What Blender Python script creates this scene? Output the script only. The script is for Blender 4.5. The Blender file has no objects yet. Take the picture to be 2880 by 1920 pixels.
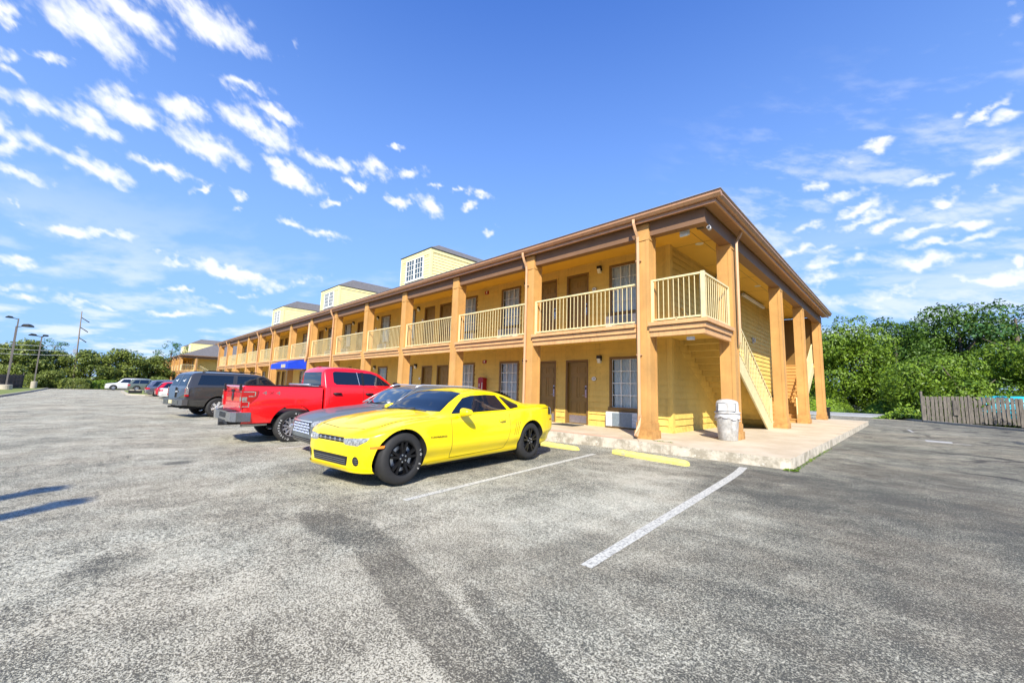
import bpy, bmesh, math, random
import numpy as np
from mathutils import Vector, Matrix
random.seed(7); rng = np.random.default_rng(11)
R = math.radians; PI = math.pi
S = bpy.context.scene
COL = S.collection

# ---------------------------------------------------------------- camera
cam_d = bpy.data.cameras.new("camera"); cam = bpy.data.objects.new("camera", cam_d); COL.objects.link(cam)
cam_d.sensor_width = 36.0; cam_d.lens = 36.0 * 1125.255 / 2880.0
cam_d.clip_start = 0.05; cam_d.clip_end = 8000
rows = [(0.7132946532625268, 0.06388639068351327, 0.6979464640733736),
        (0.7003035432486573, -0.10479452663308761, -0.7061112196397413),
        (0.02803007207388991, 0.9924397393661645, -0.11948924129959121)]
cam.matrix_world = Matrix.Translation((0, 0, 1.33)) @ Matrix(rows).to_4x4()
S.camera = cam

# ---------------------------------------------------------------- exposure
S.view_settings.view_transform = 'Standard'; S.view_settings.look = 'None'
S.view_settings.exposure = 0.66; S.view_settings.gamma = 1.0; S.view_settings.use_curve_mapping = False
S.cycles.max_bounces = 8; S.cycles.diffuse_bounces = 2; S.cycles.transparent_max_bounces = 12
S.cycles.sample_clamp_indirect = 6.0

# ---------------------------------------------------------------- sun
SUN_EL = R(37.8); SAZ = (0.64, -0.768)
sun_d = bpy.data.lights.new("sun", 'SUN'); sun_d.energy = 5.0; sun_d.angle = R(0.5); sun_d.color = (1.0, 0.94, 0.82)
sun = bpy.data.objects.new("sun", sun_d); COL.objects.link(sun)
sv = Vector((SAZ[0]*math.cos(SUN_EL), SAZ[1]*math.cos(SUN_EL), math.sin(SUN_EL)))
sun.rotation_euler = sv.to_track_quat('Z', 'Y').to_euler()
sun.location = (0, 0, 30)

# ---------------------------------------------------------------- world: sky and clouds
W = bpy.data.worlds.new("World"); S.world = W; W.use_nodes = True
nt = W.node_tree; nt.nodes.clear()
def N(t, **k):
    n = nt.nodes.new(t)
    for a, b in k.items(): setattr(n, a, b)
    return n
def LK(a, b): nt.links.new(a, b)
def math_(op, a, b=None, c=None, clamp=False):
    n = N('ShaderNodeMath', operation=op); n.use_clamp = clamp
    for i, v in enumerate((a, b, c)):
        if v is None: continue
        if isinstance(v, (int, float)): n.inputs[i].default_value = v
        else: LK(v, n.inputs[i])
    return n.outputs[0]
CLOUDS = [(-1.44,-0.121,2.16,0.11,0.074,1),(-1.335,-0.06,2.299,0.086,0.048,1),(-1.208,0.089,1.568,0.09,0.066,1),(-1.534,-0.268,-2.912,0.051,0.012,0.8),(-1.718,-0.281,-2.947,0.036,0.02,0.8),(-1.794,-0.289,-2.895,0.032,0.019,0.8),(-1.656,-0.206,1.372,0.029,0.018,0.6),(-1.938,-0.249,-2.489,0.077,0.061,1),(-1.945,-0.141,2.617,0.099,0.055,1),(-1.7,-0.061,-2.918,0.053,0.044,0.8),(-1.802,-0.034,0.877,0.087,0.076,1),(-1.645,0.112,2.294,0.079,0.06,1),(-1.817,0.191,2.135,0.13,0.084,1),(-1.401,0.196,1.128,0.058,0.023,0.7),(-1.607,0.31,2.137,0.128,0.066,1),(-1.465,0.303,1.767,0.079,0.034,0.9),(-2.212,-0.33,3.135,0.108,0.026,0.8),(-2.341,-0.315,-2.648,0.124,0.039,0.9),(-2.296,-0.143,2.144,0.139,0.077,1),(-2.129,0.059,1.621,0.12,0.049,1),(-2.588,-0.33,2.098,0.067,0.054,0.8),(-1.77,0.411,1.829,0.056,0.043,0.8),(-1.833,0.506,1.832,0.099,0.076,1),(-1.582,0.529,1.383,0.075,0.051,1),(-1.51,0.689,2.076,0.081,0.049,1),(-1.432,0.808,-2.689,0.069,0.035,1),(-1.668,0.687,2.26,0.058,0.027,0.9),(-1.665,0.887,1.273,0.074,0.05,1),(-1.587,1.006,2.171,0.15,0.049,1),(-2.18,0.332,2.834,0.065,0.029,1),(-2.305,0.381,2.771,0.041,0.022,0.7),(-2.205,0.208,-2.844,0.088,0.017,0.8),(-1.886,0.695,-2.714,0.063,0.024,0.8),(-3.247,-0.201,-2.901,0.125,0.087,0.9),(-3.191,-0.07,-2.587,0.119,0.086,0.9),(-4.061,-0.46,-2.767,0.151,0.092,0.9),(-3.486,0.268,1.046,0.123,0.117,0.9),(-3.444,0.576,2.011,0.273,0.164,1),(-3.268,0.948,-2.785,0.231,0.078,0.8),(-2.975,-0.406,3.092,0.074,0.027,0.8),(-3.013,-0.353,3.06,0.104,0.019,0.8),(-3.237,-0.368,-3.104,0.062,0.038,0.7),(-1.319,0.67,-2.692,0.033,0.017,0.9),(-1.406,0.939,0.873,0.032,0.021,0.8),(-1.39,1.043,2.911,0.027,0.022,0.8),(-1.343,1.123,1.071,0.05,0.034,0.8),(-1.45,1.153,3.083,0.046,0.022,0.8),(-1.595,1.386,2.817,0.063,0.031,0.9),(-2.31,0.636,2.278,0.061,0.031,0.6),(-2.288,0.801,1.568,0.109,0.049,0.7),(-1.116,0.261,2.667,0.031,0.008,0.35),(-5.232,-0.477,2.864,0.163,0.13,0.7),(-5.199,-0.116,2.601,0.178,0.146,0.7),(-4.684,0.669,2.103,0.206,0.169,0.7),(-5.514,0.417,-2.639,0.227,0.133,0.7),(-4.868,-0.541,0.813,0.121,0.065,0.5),(-4.004,0.737,0.933,0.11,0.073,0.6),(-4.561,1.053,2.416,0.338,0.161,0.6),(-4.336,0.37,2.65,0.087,0.064,0.6),(-0.102,1.873,1.161,0.077,0.012,0.7),(-0.026,1.796,2.961,0.049,0.03,0.8),(0.159,1.77,2.256,0.033,0.018,0.6),(0.218,1.815,2.307,0.073,0.018,0.8),(0.271,1.881,2.666,0.044,0.037,0.9),(0.282,2.164,2.105,0.101,0.044,1),(0.134,2.206,-2.95,0.069,0.028,0.8),(-0.205,1.99,0.839,0.049,0.034,0.7),(-0.149,2.122,3.082,0.081,0.047,0.8),(-0.113,2.294,2.584,0.116,0.047,0.8),(-0.27,2.39,2.641,0.07,0.058,0.8),(-0.099,2.421,2.535,0.112,0.046,0.8),(-0.014,2.54,2.715,0.125,0.058,0.8),(0.089,2.704,2.286,0.148,0.055,0.9),(0.267,2.704,3.026,0.124,0.074,0.9),(0.205,2.954,-3.044,0.14,0.068,0.8),(0.155,3.272,-2.778,0.208,0.13,1),(-0.388,2.675,2.834,0.125,0.066,0.6),(-0.205,2.767,3.061,0.086,0.056,0.6),(0.351,3.738,-2.574,0.234,0.159,0.9),(-0.236,3.027,-2.808,0.161,0.114,0.7),(-0.316,3.367,2.49,0.196,0.136,0.7),(0.474,3.479,1.535,0.11,0.041,0.8),(-0.006,3.849,1.78,0.183,0.164,0.6),(0.241,1.422,1.526,0.042,0.018,0.35),(0.16,2.415,3.043,0.062,0.043,0.7),(0.344,2.416,0.985,0.052,0.03,0.7),(-0.196,4.141,1.14,0.237,0.176,0.6),(0.397,4.583,-2.555,0.303,0.209,0.6)]
tc = N('ShaderNodeTexCoord'); sp = N('ShaderNodeSeparateXYZ'); LK(tc.outputs['Generated'], sp.inputs[0])
def smooth(x, lo, hi, out=1.0):
    n = N('ShaderNodeMapRange', interpolation_type='SMOOTHSTEP'); LK(x, n.inputs[0])
    n.inputs[1].default_value = lo; n.inputs[2].default_value = hi; n.inputs[3].default_value = 0; n.inputs[4].default_value = out
    return n.outputs[0]
sky = N('ShaderNodeTexSky', sky_type='NISHITA'); sky.sun_disc = False
sky.sun_elevation = SUN_EL; sky.sun_rotation = math.atan2(SAZ[0], SAZ[1])
sky.altitude = 0; sky.air_density = 1.0; sky.dust_density = 0.3; sky.ozone_density = 3.0
hs = N('ShaderNodeHueSaturation'); hs.inputs['Saturation'].default_value = 1.28; hs.inputs['Value'].default_value = 2.0; hs.inputs['Hue'].default_value = .505
LK(sky.outputs[0], hs.inputs['Color'])
mx = N('ShaderNodeMix', data_type='RGBA'); LK(smooth(sp.outputs[2], 1.05, -0.10, 0.95), mx.inputs[0]); tint = N('ShaderNodeMix', data_type='RGBA', blend_type='MULTIPLY'); tint.inputs[0].default_value = 1; LK(hs.outputs[0], tint.inputs[6]); tint.inputs[7].default_value = (.64, 1.09, 1.80, 1); LK(tint.outputs[2], mx.inputs[6])
mx.inputs[7].default_value = (4.9, 8.0, 13.0, 1)
bg = N('ShaderNodeBackground'); bg.inputs['Strength'].default_value = 0.052; LK(mx.outputs[2], bg.inputs[0])
wo = N('ShaderNodeOutputWorld'); LK(bg.outputs[0], wo.inputs[0])

# ---------------------------------------------------------------- helpers
def zg(x, y=0):
    k = ((-80, -.42), (-50, -.40), (-35, -.29), (-21, -.175), (-16, -.17), (-11, -.155), (-8, -.10), (-5, -.02), (-3, 0))
    if x <= k[0][0]: return k[0][1]
    for (a, za), (c, zc) in zip(k, k[1:]):
        if x <= c: return za+(zc-za)*(x-a)/(c-a)
    return 0.0
def tag(o, label=None, cat=None, group=None, kind=None):
    if label: o['label'] = label
    if cat: o['category'] = cat
    if group: o['group'] = group
    if kind: o['kind'] = kind
    return o
OFF = Vector((0, 0, 0))
def empty(name, loc, rz=0, label=None, cat=None, group=None, tilt=0):
    o = bpy.data.objects.new(name, None); o.empty_display_size = .3
    o.location = loc; o.rotation_euler = (tilt, 0, rz); COL.objects.link(o); tag(o, label, cat, group); return o
class MB:
    def __init__(s): s.v = []; s.f = []; s.m = []; s.sm = []
    def add(s, vs, fs, mi=0, smooth=False):
        b = len(s.v); s.v += [tuple(v) for v in vs]
        for f in fs: s.f.append([b+i for i in f]); s.m.append(mi); s.sm.append(smooth)
        return s
    def quad(s, *p, mi=0): return s.add(p, [tuple(range(len(p)))], mi)
    def box(s, x0, x1, y0, y1, z0, z1, mi=0):
        if x0 > x1: x0, x1 = x1, x0
        if y0 > y1: y0, y1 = y1, y0
        if z0 > z1: z0, z1 = z1, z0
        v = [(x0,y0,z0),(x1,y0,z0),(x1,y1,z0),(x0,y1,z0),(x0,y0,z1),(x1,y0,z1),(x1,y1,z1),(x0,y1,z1)]
        return s.add(v, [(0,3,2,1),(4,5,6,7),(0,1,5,4),(1,2,6,5),(2,3,7,6),(3,0,4,7)], mi)
    def prism(s, poly, axis, a, b, mi=0):
        """poly: 2D points; axis: extrude axis 0/1/2"""
        def P(p, t):
            return (t, p[0], p[1]) if axis == 0 else (p[0], t, p[1]) if axis == 1 else (p[0], p[1], t)
        n = len(poly); vs = [P(p, a) for p in poly] + [P(p, b) for p in poly]
        fs = [tuple(range(n-1, -1, -1)), tuple(range(n, 2*n))] + [(i, (i+1) % n, n+(i+1) % n, n+i) for i in range(n)]
        return s.add(vs, fs, mi)
    def tube(s, path, r, n=8, mi=0, caps=True):
        path = [Vector(p) for p in path]; rr = r if isinstance(r, (list, tuple)) else [r]*len(path)
        vs = []; fs = []; up = Vector((0.13, 0.31, 1)).normalized()
        for i, p in enumerate(path):
            d = (path[min(i+1, len(path)-1)] - path[max(i-1, 0)]).normalized()
            a = d.cross(up); a = a.normalized() if a.length > 1e-4 else d.orthogonal().normalized(); b = d.cross(a)
            for k in range(n):
                t = 2*PI*k/n; vs.append(p + a*math.cos(t)*rr[i] + b*math.sin(t)*rr[i])
        for i in range(len(path)-1):
            for k in range(n): fs.append((i*n+k, i*n+(k+1) % n, (i+1)*n+(k+1) % n, (i+1)*n+k))
        s.add(vs, fs, mi, n > 5)
        if caps:
            b0 = len(s.v)-len(vs)
            s.f.append([b0+k for k in range(n)][::-1]); s.m.append(mi); s.sm.append(False)
            s.f.append([b0+(len(path)-1)*n+k for k in range(n)]); s.m.append(mi); s.sm.append(False)
        return s
    def bar(s, a, b, w, h, mi=0, side=None):
        """square bar from a to b, width w (horizontal), height h"""
        a = Vector(a); b = Vector(b); d = (b-a).normalized()
        sd = Vector(side) if side else d.cross(Vector((0, 0, 1)))
        if sd.length < 1e-4: sd = Vector((1, 0, 0))
        sd = sd.normalized()*w/2; u = sd.cross(d).normalized()*h/2
        vs = [a-sd-u, a+sd-u, a+sd+u, a-sd+u, b-sd-u, b+sd-u, b+sd+u, b-sd+u]
        return s.add(vs, [(0,3,2,1),(4,5,6,7),(0,1,5,4),(1,2,6,5),(2,3,7,6),(3,0,4,7)], mi)
    def lathe(s, prof, c=(0,0,0), axis=2, n=24, mi=0, smooth=True):
        vs = []; fs = []; c = Vector(c)
        for (r, t) in prof:
            for k in range(n):
                a = 2*PI*k/n; u, w = r*math.cos(a), r*math.sin(a)
                vs.append(c + Vector((t, u, w) if axis == 0 else (w, t, u) if axis == 1 else (u, w, t)))
        for i in range(len(prof)-1):
            for k in range(n): fs.append((i*n+k, i*n+(k+1) % n, (i+1)*n+(k+1) % n, (i+1)*n+k))
        return s.add(vs, fs, mi, smooth)
    def build(s, name, mats, parent=None, off=None, sharp=None):
        me = bpy.data.meshes.new(name); o = OFF if off is None else Vector(off)
        me.from_pydata([(v[0]-o.x, v[1]-o.y, v[2]-o.z) for v in s.v], [], s.f)
        for m_ in (mats if isinstance(mats, (list, tuple)) else [mats]): me.materials.append(m_)
        me.polygons.foreach_set('material_index', s.m); me.polygons.foreach_set('use_smooth', s.sm)
        me.update()
        if sharp: me.set_sharp_from_angle(angle=R(sharp))
        ob = bpy.data.objects.new(name, me); COL.objects.link(ob)
        if parent: ob.parent = parent
        return ob

# ---------------------------------------------------------------- materials
def mat(name, col, rough=.6, metal=0, coat=0, var=0, vscale=3.0, bump=0, bscale=40, spec=.5, var2=None, detail=4, coords='Object', alpha=None, trans=0, croug=.03, streak=0, dirt=None):
    m_ = bpy.data.materials.new(name); m_.use_nodes = True; t = m_.node_tree; b = t.nodes['Principled BSDF']
    b.inputs['Base Color'].default_value = (*col, 1); b.inputs['Roughness'].default_value = rough
    b.inputs['Metallic'].default_value = metal; b.inputs['Coat Weight'].default_value = coat; b.inputs['Coat Roughness'].default_value = croug
    b.inputs['Specular IOR Level'].default_value = spec; b.inputs['Transmission Weight'].default_value = trans
    tcn = t.nodes.new('ShaderNodeTexCoord')
    if var:
        nz = t.nodes.new('ShaderNodeTexNoise'); nz.inputs['Scale'].default_value = vscale; nz.inputs['Detail'].default_value = detail; nz.inputs['Roughness'].default_value = .65
        t.links.new(tcn.outputs[coords], nz.inputs['Vector'])
        cr = t.nodes.new('ShaderNodeMapRange'); cr.inputs[1].default_value = .3; cr.inputs[2].default_value = .7
        t.links.new(nz.outputs[0], cr.inputs[0])
        mxn = t.nodes.new('ShaderNodeMix'); mxn.data_type = 'RGBA'; t.links.new(cr.outputs[0], mxn.inputs[0])
        c2 = var2 or tuple(c*(1-var) for c in col)
        mxn.inputs[6].default_value = (*c2, 1); mxn.inputs[7].default_value = (*[min(1, c*(1+var*.5)) for c in col], 1)
        t.links.new(mxn.outputs[2], b.inputs['Base Color']); cur = mxn.outputs[2]
        for (sc_, lo, hi, amt, dcol) in ([((7, 7, .45), .52, .70, streak, (.55, .50, .45))] if streak else [])+([((3, 3, 3), .40, .62, dirt[0], dirt[1])] if dirt else []):
            mp = t.nodes.new('ShaderNodeMapping'); mp.inputs['Scale'].default_value = sc_; t.links.new(tcn.outputs[coords], mp.inputs[0])
            n2 = t.nodes.new('ShaderNodeTexNoise'); n2.inputs['Scale'].default_value = 1.6; n2.inputs['Detail'].default_value = 9; n2.inputs['Roughness'].default_value = .7; t.links.new(mp.outputs[0], n2.inputs['Vector'])
            r2 = t.nodes.new('ShaderNodeMapRange'); r2.inputs[1].default_value = lo; r2.inputs[2].default_value = hi; r2.inputs[4].default_value = amt; t.links.new(n2.outputs[0], r2.inputs[0]); fac = r2.outputs[0]
            if dirt and dcol is dirt[1]:
                sz_ = t.nodes.new('ShaderNodeSeparateXYZ'); t.links.new(tcn.outputs[coords], sz_.inputs[0]); rz_ = t.nodes.new('ShaderNodeMapRange'); rz_.inputs[1].default_value = .75; rz_.inputs[2].default_value = 0.0; t.links.new(sz_.outputs[2], rz_.inputs[0])
                mm_ = t.nodes.new('ShaderNodeMath'); mm_.operation = 'MULTIPLY'; t.links.new(fac, mm_.inputs[0]); t.links.new(rz_.outputs[0], mm_.inputs[1]); fac = mm_.outputs[0]
            m3 = t.nodes.new('ShaderNodeMix'); m3.data_type = 'RGBA'; m3.blend_type = 'MULTIPLY'; t.links.new(fac, m3.inputs[0]); t.links.new(cur, m3.inputs[6]); m3.inputs[7].default_value = (*dcol, 1); cur = m3.outputs[2]
        t.links.new(cur, b.inputs['Base Color'])
    if bump:
        nb = t.nodes.new('ShaderNodeTexNoise'); nb.inputs['Scale'].default_value = bscale; nb.inputs['Detail'].default_value = 4
        t.links.new(tcn.outputs[coords], nb.inputs['Vector'])
        bn = t.nodes.new('ShaderNodeBump'); bn.inputs['Strength'].default_value = bump; bn.inputs['Distance'].default_value = .01
        t.links.new(nb.outputs[0], bn.inputs['Height']); t.links.new(bn.outputs[0], b.inputs['Normal'])
    return m_
M = {}
M['siding'] = mat('siding_paint', (.80, .54, .125), .6, streak=.35, dirt=(.7, (.55, .50, .42)), var=.12, vscale=1.4, bump=.15, bscale=60)
M['dormer'] = mat('dormer_paint', (.90, .77, .36), .6, var=.10, vscale=2)
M['rail'] = mat('rail_paint', (.76, .64, .34), .45, streak=.4, var=.12, vscale=6)
M['column'] = mat('column_stucco', (.62, .345, .105), .75, var=.08, vscale=3, bump=.5, bscale=110)
M['column'] = mat('column_stucco', (.585, .315, .095), .75, streak=.20, dirt=(.9, (.55, .48, .42)), var=.22, vscale=1.1, bump=.5, bscale=110, detail=10)
M['fascia'] = mat('fascia_paint', (.66, .37, .155), .55, streak=.55, var=.14, vscale=2.5)
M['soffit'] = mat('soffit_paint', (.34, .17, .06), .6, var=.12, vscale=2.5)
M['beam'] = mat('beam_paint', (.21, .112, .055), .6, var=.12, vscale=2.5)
M['gutter'] = mat('gutter_metal', (.46, .25, .13), .35, streak=.5, var=.14, vscale=3, spec=.6)
M['downpipe'] = mat('downpipe_metal', (.56, .33, .17), .4, var=.10, vscale=3, spec=.6)
M['ceiling'] = mat('ceiling_paint', (.78, .47, .065), .7, var=.08, vscale=.8)
M['trim'] = mat('brown_trim', (.20, .11, .028), .5, var=.12, vscale=4)
M['door'] = mat('door_paint', (.29, .175, .04), .45, var=.12, vscale=3)
M['white'] = mat('white_paint', (.78, .77, .73), .5)
M['white_frame'] = mat('white_frame', (.82, .80, .72), .5, var=.06, vscale=5)
M['black'] = mat('black_plastic', (.012, .012, .013), .45)
M['steel'] = mat('brushed_steel', (.52, .53, .55), .35, metal=.9, var=.2, vscale=30)
M['chrome'] = mat('chrome', (.84, .84, .83), .2, metal=.6)
M['rubber'] = mat('tyre_rubber', (.022, .021, .020), .75, var=.2, vscale=20, bump=.2, bscale=80)
M['glass_dark'] = mat('tinted_glass', (.006, .012, .022), .03, spec=.8)
M['glass_int'] = mat('clear_car_glass', (.02, .035, .04), .03, spec=1.0, coat=1)
M['curtain'] = mat('curtain_cloth', (.93, .88, .76), .9, var=.10, vscale=8)
M['room'] = mat('dark_room', (.02, .018, .015), .9)
M['ac'] = mat('grille_grey', (.28, .33, .36), .6, var=.15, vscale=14)
M['ac_side'] = mat('scratched_white_metal', (.72, .71, .68), .6, var=.35, vscale=26)
M['shingle'] = mat('shingles', (.155, .145, .14), .95, var=.45, vscale=7, bump=.8, bscale=30, detail=8)
M['lens'] = mat('lamp_glass', (.75, .72, .62), .25)
M['concrete'] = mat('concrete', (.45, .40, .31), .85, var=.22, vscale=2.2, bump=.4, bscale=60)
M['blue'] = mat('blue_canvas', (.006, .055, .62), .55, var=.15, vscale=3)
M['bin'] = mat('grey_plastic', (.56, .555, .53), .5, streak=.6, dirt=(.8, (.6, .56, .5)), var=.45, vscale=7, detail=10)
M['bag'] = mat('clear_bag', (.62, .62, .62), .3, var=.25, vscale=25, bump=1.0, bscale=25)
M['kerb_yellow'] = mat('kerb_yellow', (.84, .70, .12), .7, var=.18, vscale=14, var2=(.66, .55, .22), detail=12, bump=.5, bscale=50)
M['red_box'] = mat('red_enamel', (.34, .008, .012), .35)
M['red_lens'] = mat('red_lens', (.42, .006, .010), .15, spec=.8)
M['amber'] = mat('amber_lens', (.8, .22, .02), .2)
M['clear_lens'] = mat('clear_lens', (.42, .42, .40), .10, metal=.3, spec=.9, var=.7, vscale=26)
M['under'] = mat('underbody', (.010, .010, .010), .8)
M['mat'] = mat('door_mat', (.03, .032, .03), .9)
M['lamp_post'] = mat('bronze_pole', (.15, .13, .115), .5, var=.2, vscale=2)
M['wood_pole'] = mat('wood_pole', (.21, .165, .12), .85, var=.2, vscale=2)
M['galv'] = mat('galvanised', (.55, .56, .57), .4, metal=.7)
def glass_mat(name, tint=(.97, .99, 1), k=.96):
    m_ = bpy.data.materials.new(name); m_.use_nodes = True; t = m_.node_tree; t.nodes.clear()
    o = t.nodes.new('ShaderNodeOutputMaterial'); a = t.nodes.new('ShaderNodeBsdfTransparent'); g = t.nodes.new('ShaderNodeBsdfGlossy')
    a.inputs[0].default_value = (*[c*k for c in tint], 1); g.inputs['Roughness'].default_value = .015
    f = t.nodes.new('ShaderNodeFresnel'); f.inputs[0].default_value = 1.5; mxs = t.nodes.new('ShaderNodeMixShader')
    t.links.new(f.outputs[0], mxs.inputs[0]); t.links.new(a.outputs[0], mxs.inputs[1]); t.links.new(g.outputs[0], mxs.inputs[2]); t.links.new(mxs.outputs[0], o.inputs[0])
    return m_
M['pane'] = glass_mat('window_glass')

def rgb_noise_mat(name, build):
    m_ = bpy.data.materials.new(name); m_.use_nodes = True; t = m_.node_tree; build(t, t.nodes['Principled BSDF']); return m_
def asphalt(t, b):
    n = t.nodes; l = t.links
    def nn(ty, **k):
        q = n.new(ty)
        for a, v in k.items(): setattr(q, a, v)
        return q
    tcn = nn('ShaderNodeTexCoord'); V = tcn.outputs['Object']
    def noise(scale, det=4, rough=.6, vec=None, sx=None):
        q = nn('ShaderNodeTexNoise'); q.inputs['Scale'].default_value = scale; q.inputs['Detail'].default_value = det; q.inputs['Roughness'].default_value = rough
        vv = vec or V
        if sx:
            mp = nn('ShaderNodeMapping'); mp.inputs['Scale'].default_value = sx; l.new(vv, mp.inputs[0]); vv = mp.outputs[0]
        l.new(vv, q.inputs['Vector']); return q.outputs[0]
    def mr(x, a, c, lo=0, hi=1, sm=True):
        q = nn('ShaderNodeMapRange'); q.interpolation_type = 'SMOOTHSTEP' if sm else 'LINEAR'
        l.new(x, q.inputs[0]); q.inputs[1].default_value = a; q.inputs[2].default_value = c; q.inputs[3].default_value = lo; q.inputs[4].default_value = hi; return q.outputs[0]
    def mth(op, a, c=None, d=None):
        q = nn('ShaderNodeMath', operation=op)
        for i, v in enumerate((a, c, d)):
            if v is None: continue
            if isinstance(v, (int, float)): q.inputs[i].default_value = v
            else: l.new(v, q.inputs[i])
        return q.outputs[0]
    def mixc(f, a, c):
        q = nn('ShaderNodeMix', data_type='RGBA')
        if isinstance(f, float): q.inputs[0].default_value = f
        else: l.new(f, q.inputs[0])
        for i, v in ((6, a), (7, c)):
            if isinstance(v, tuple): q.inputs[i].default_value = (*v, 1)
            else: l.new(v, q.inputs[i])
        return q.outputs[2]
    sx = nn('ShaderNodeSeparateXYZ'); l.new(V, sx.inputs[0]); X, Y = sx.outputs[0], sx.outputs[1]
    def ell(cx, cy, an, ra, rb, lo=1.25, hi=.55, wp=.42):
        mp = nn('ShaderNodeMapping', vector_type='TEXTURE'); mp.inputs['Location'].default_value = (cx, cy, 0); mp.inputs['Rotation'].default_value = (0, 0, an); mp.inputs['Scale'].default_value = (ra, rb, 1)
        q0 = nn('ShaderNodeTexNoise'); q0.inputs['Scale'].default_value = 2.4; q0.inputs['Detail'].default_value = 5; l.new(V, q0.inputs['Vector'])
        sb = nn('ShaderNodeVectorMath', operation='MULTIPLY_ADD'); l.new(q0.outputs['Color'], sb.inputs[0]); sb.inputs[1].default_value = (wp, wp, 0); 
        av = nn('ShaderNodeVectorMath', operation='ADD'); l.new(V, av.inputs[0]); av.inputs[1].default_value = (-wp/2, -wp/2, 0); l.new(av.outputs[0], sb.inputs[2])
        fl_ = nn('ShaderNodeVectorMath', operation='MULTIPLY'); l.new(sb.outputs[0], fl_.inputs[0]); fl_.inputs[1].default_value = (1, 1, 0)
        l.new(fl_.outputs[0], mp.inputs[0]); ln = nn('ShaderNodeVectorMath', operation='LENGTH'); l.new(mp.outputs[0], ln.inputs[0])
        return mr(ln.outputs['Value'], lo, hi)
    # worn light areas and newer dark areas, by where the lot was resealed
    dark = mth('MAXIMUM', mr(mth('ADD', mth('ADD', X, mth('MULTIPLY', Y, .10)), mth('MULTIPLY', noise(.8, 5), 3.0)), -.2, 1.9, 0, .75), ell(-1.0, 7.6, .1, 2.4, 2.0, wp=.9))
    dark = mth('MAXIMUM', dark, mth('MULTIPLY', ell(-6.6, 5.6, 1.5, 3.6, 1.9, wp=.9), .55))
    dark = mth('MAXIMUM', dark, mth('MULTIPLY', ell(-0.2, 13.5, 1.6, 9, 2.0, wp=1.2), .9))
    band = mth('MULTIPLY', ell(-3.85, 1.74, .10, .85, .25, 1.15, .75, wp=.2), 1.0)
    band = mth('MAXIMUM', band, ell(-2.35, 1.56, -.16, 1.30, .19, 1.15, .75, wp=.16))
    band = mth('MAXIMUM', band, mth('MULTIPLY', ell(-1.50, 1.68, -.26, .85, .09, 1.2, .7, wp=.12), .8))
    band = mth('MAXIMUM', band, mth('MULTIPLY', ell(-.6, 7.3, .1, 2.0, 1.7, wp=.9), .35))
    dark = mth('MAXIMUM', dark, mth('MULTIPLY', ell(-1.35, 1.30, -.05, .5, .07, wp=.12), .6))
    dark = mth('MAXIMUM', dark, mth('MULTIPLY', ell(-2.2, .72, .1, .5, .10, wp=.2), .55))
    light = mth('MULTIPLY', ell(-2.75, 3.9, 1.35, 1.5, .55, wp=.9), .85)
    light = mth('MAXIMUM', light, mth('MULTIPLY', ell(-2.9, 6.1, 1.3, .8, .5, wp=.9), .7))
    light = mth('MAXIMUM', light, mth('MULTIPLY', ell(-2.45, 7.5, .05, 1.2, .18, wp=.25), .8))
    light = mth('MAXIMUM', light, mth('MULTIPLY', ell(2.6, 12, 1.4, 7, 1.1, wp=1.5), .55))
    light = mth('MAXIMUM', light, mth('MULTIPLY', ell(1.3, 21, 1.5, 9, 2.5, wp=1.5), .35))
    blot = mr(noise(1.1, 7, .72), .33, .67)
    base = mixc(blot, (.235, .21, .165), (.385, .35, .28))
    base = mixc(mr(noise(.22, 5, .6), .4, .62), base, (.27, .24, .195))
    base = mixc(mth('MULTIPLY', mr(noise(4.0, 5, .78, sx=(.22, 1.6, 1)), .54, .68), .55), base, (.15, .125, .115))
    base = mixc(dark, base, (.148, .145, .137))
    base = mixc(mth('MULTIPLY', light, mr(noise(3.2, 6, .75), .38, .58)), base, (.44, .41, .35))
    # oil spots
    vo = nn('ShaderNodeTexVoronoi'); vo.inputs['Scale'].default_value = .42; vo.inputs['Randomness'].default_value = 1; l.new(V, vo.inputs['Vector'])
    spot = mr(mth('ADD', vo.outputs['Distance'], mth('MULTIPLY', noise(9, 3), .12)), .20, .10)
    base = mixc(mth('MULTIPLY', spot, .55), base, (.055, .05, .05))
    # light stones showing through the dark binder, more of them where the surface is worn
    def vsub(a_, c_): return mth('SUBTRACT', a_, c_)
    wear = mth('ADD', mth('MULTIPLY', noise(.55, 8, .72), .55), mth('MULTIPLY', noise(2.6, 5, .7), .35))
    wear = mth('ADD', wear, mth('MULTIPLY', mr(X, -3.5, 2.5, .025, -.02), 1.0))
    wear = vsub(wear, mth('MULTIPLY', dark, .115))
    wear = mth('ADD', wear, mth('MULTIPLY', light, .09))
    wear = vsub(wear, mth('MULTIPLY', band, .125))
    wear = vsub(wear, mth('MULTIPLY', spot, .16))
    wear = vsub(wear, mth('MULTIPLY', mr(noise(4.0, 5, .78, sx=(.22, 1.6, 1)), .54, .70), .07))
    w_ = mr(wear, .22, .68, 0, 1, sm=False)
    ag1 = noise(90, 3, .85); ag2 = noise(34, 2, .6)
    f_ = mth('ADD', mth('MULTIPLY', ag1, .78), mth('MULTIPLY', ag2, .22))
    thr = mth('MULTIPLY_ADD', w_, -.20, .580)
    stone = mr(vsub(f_, thr), -.035, .055)
    v1 = nn('ShaderNodeTexVoronoi'); v1.inputs['Scale'].default_value = 60; l.new(V, v1.inputs['Vector'])
    v1s = nn('ShaderNodeSeparateColor'); l.new(v1.outputs['Color'], v1s.inputs[0])
    warm = mr(noise(.35, 6, .7), .4, .62)
    binder = mixc(warm, (.076, .077, .064), (.104, .093, .070))
    lite = mixc(v1s.outputs[1], (.36, .35, .275), (.66, .625, .475))
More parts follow.
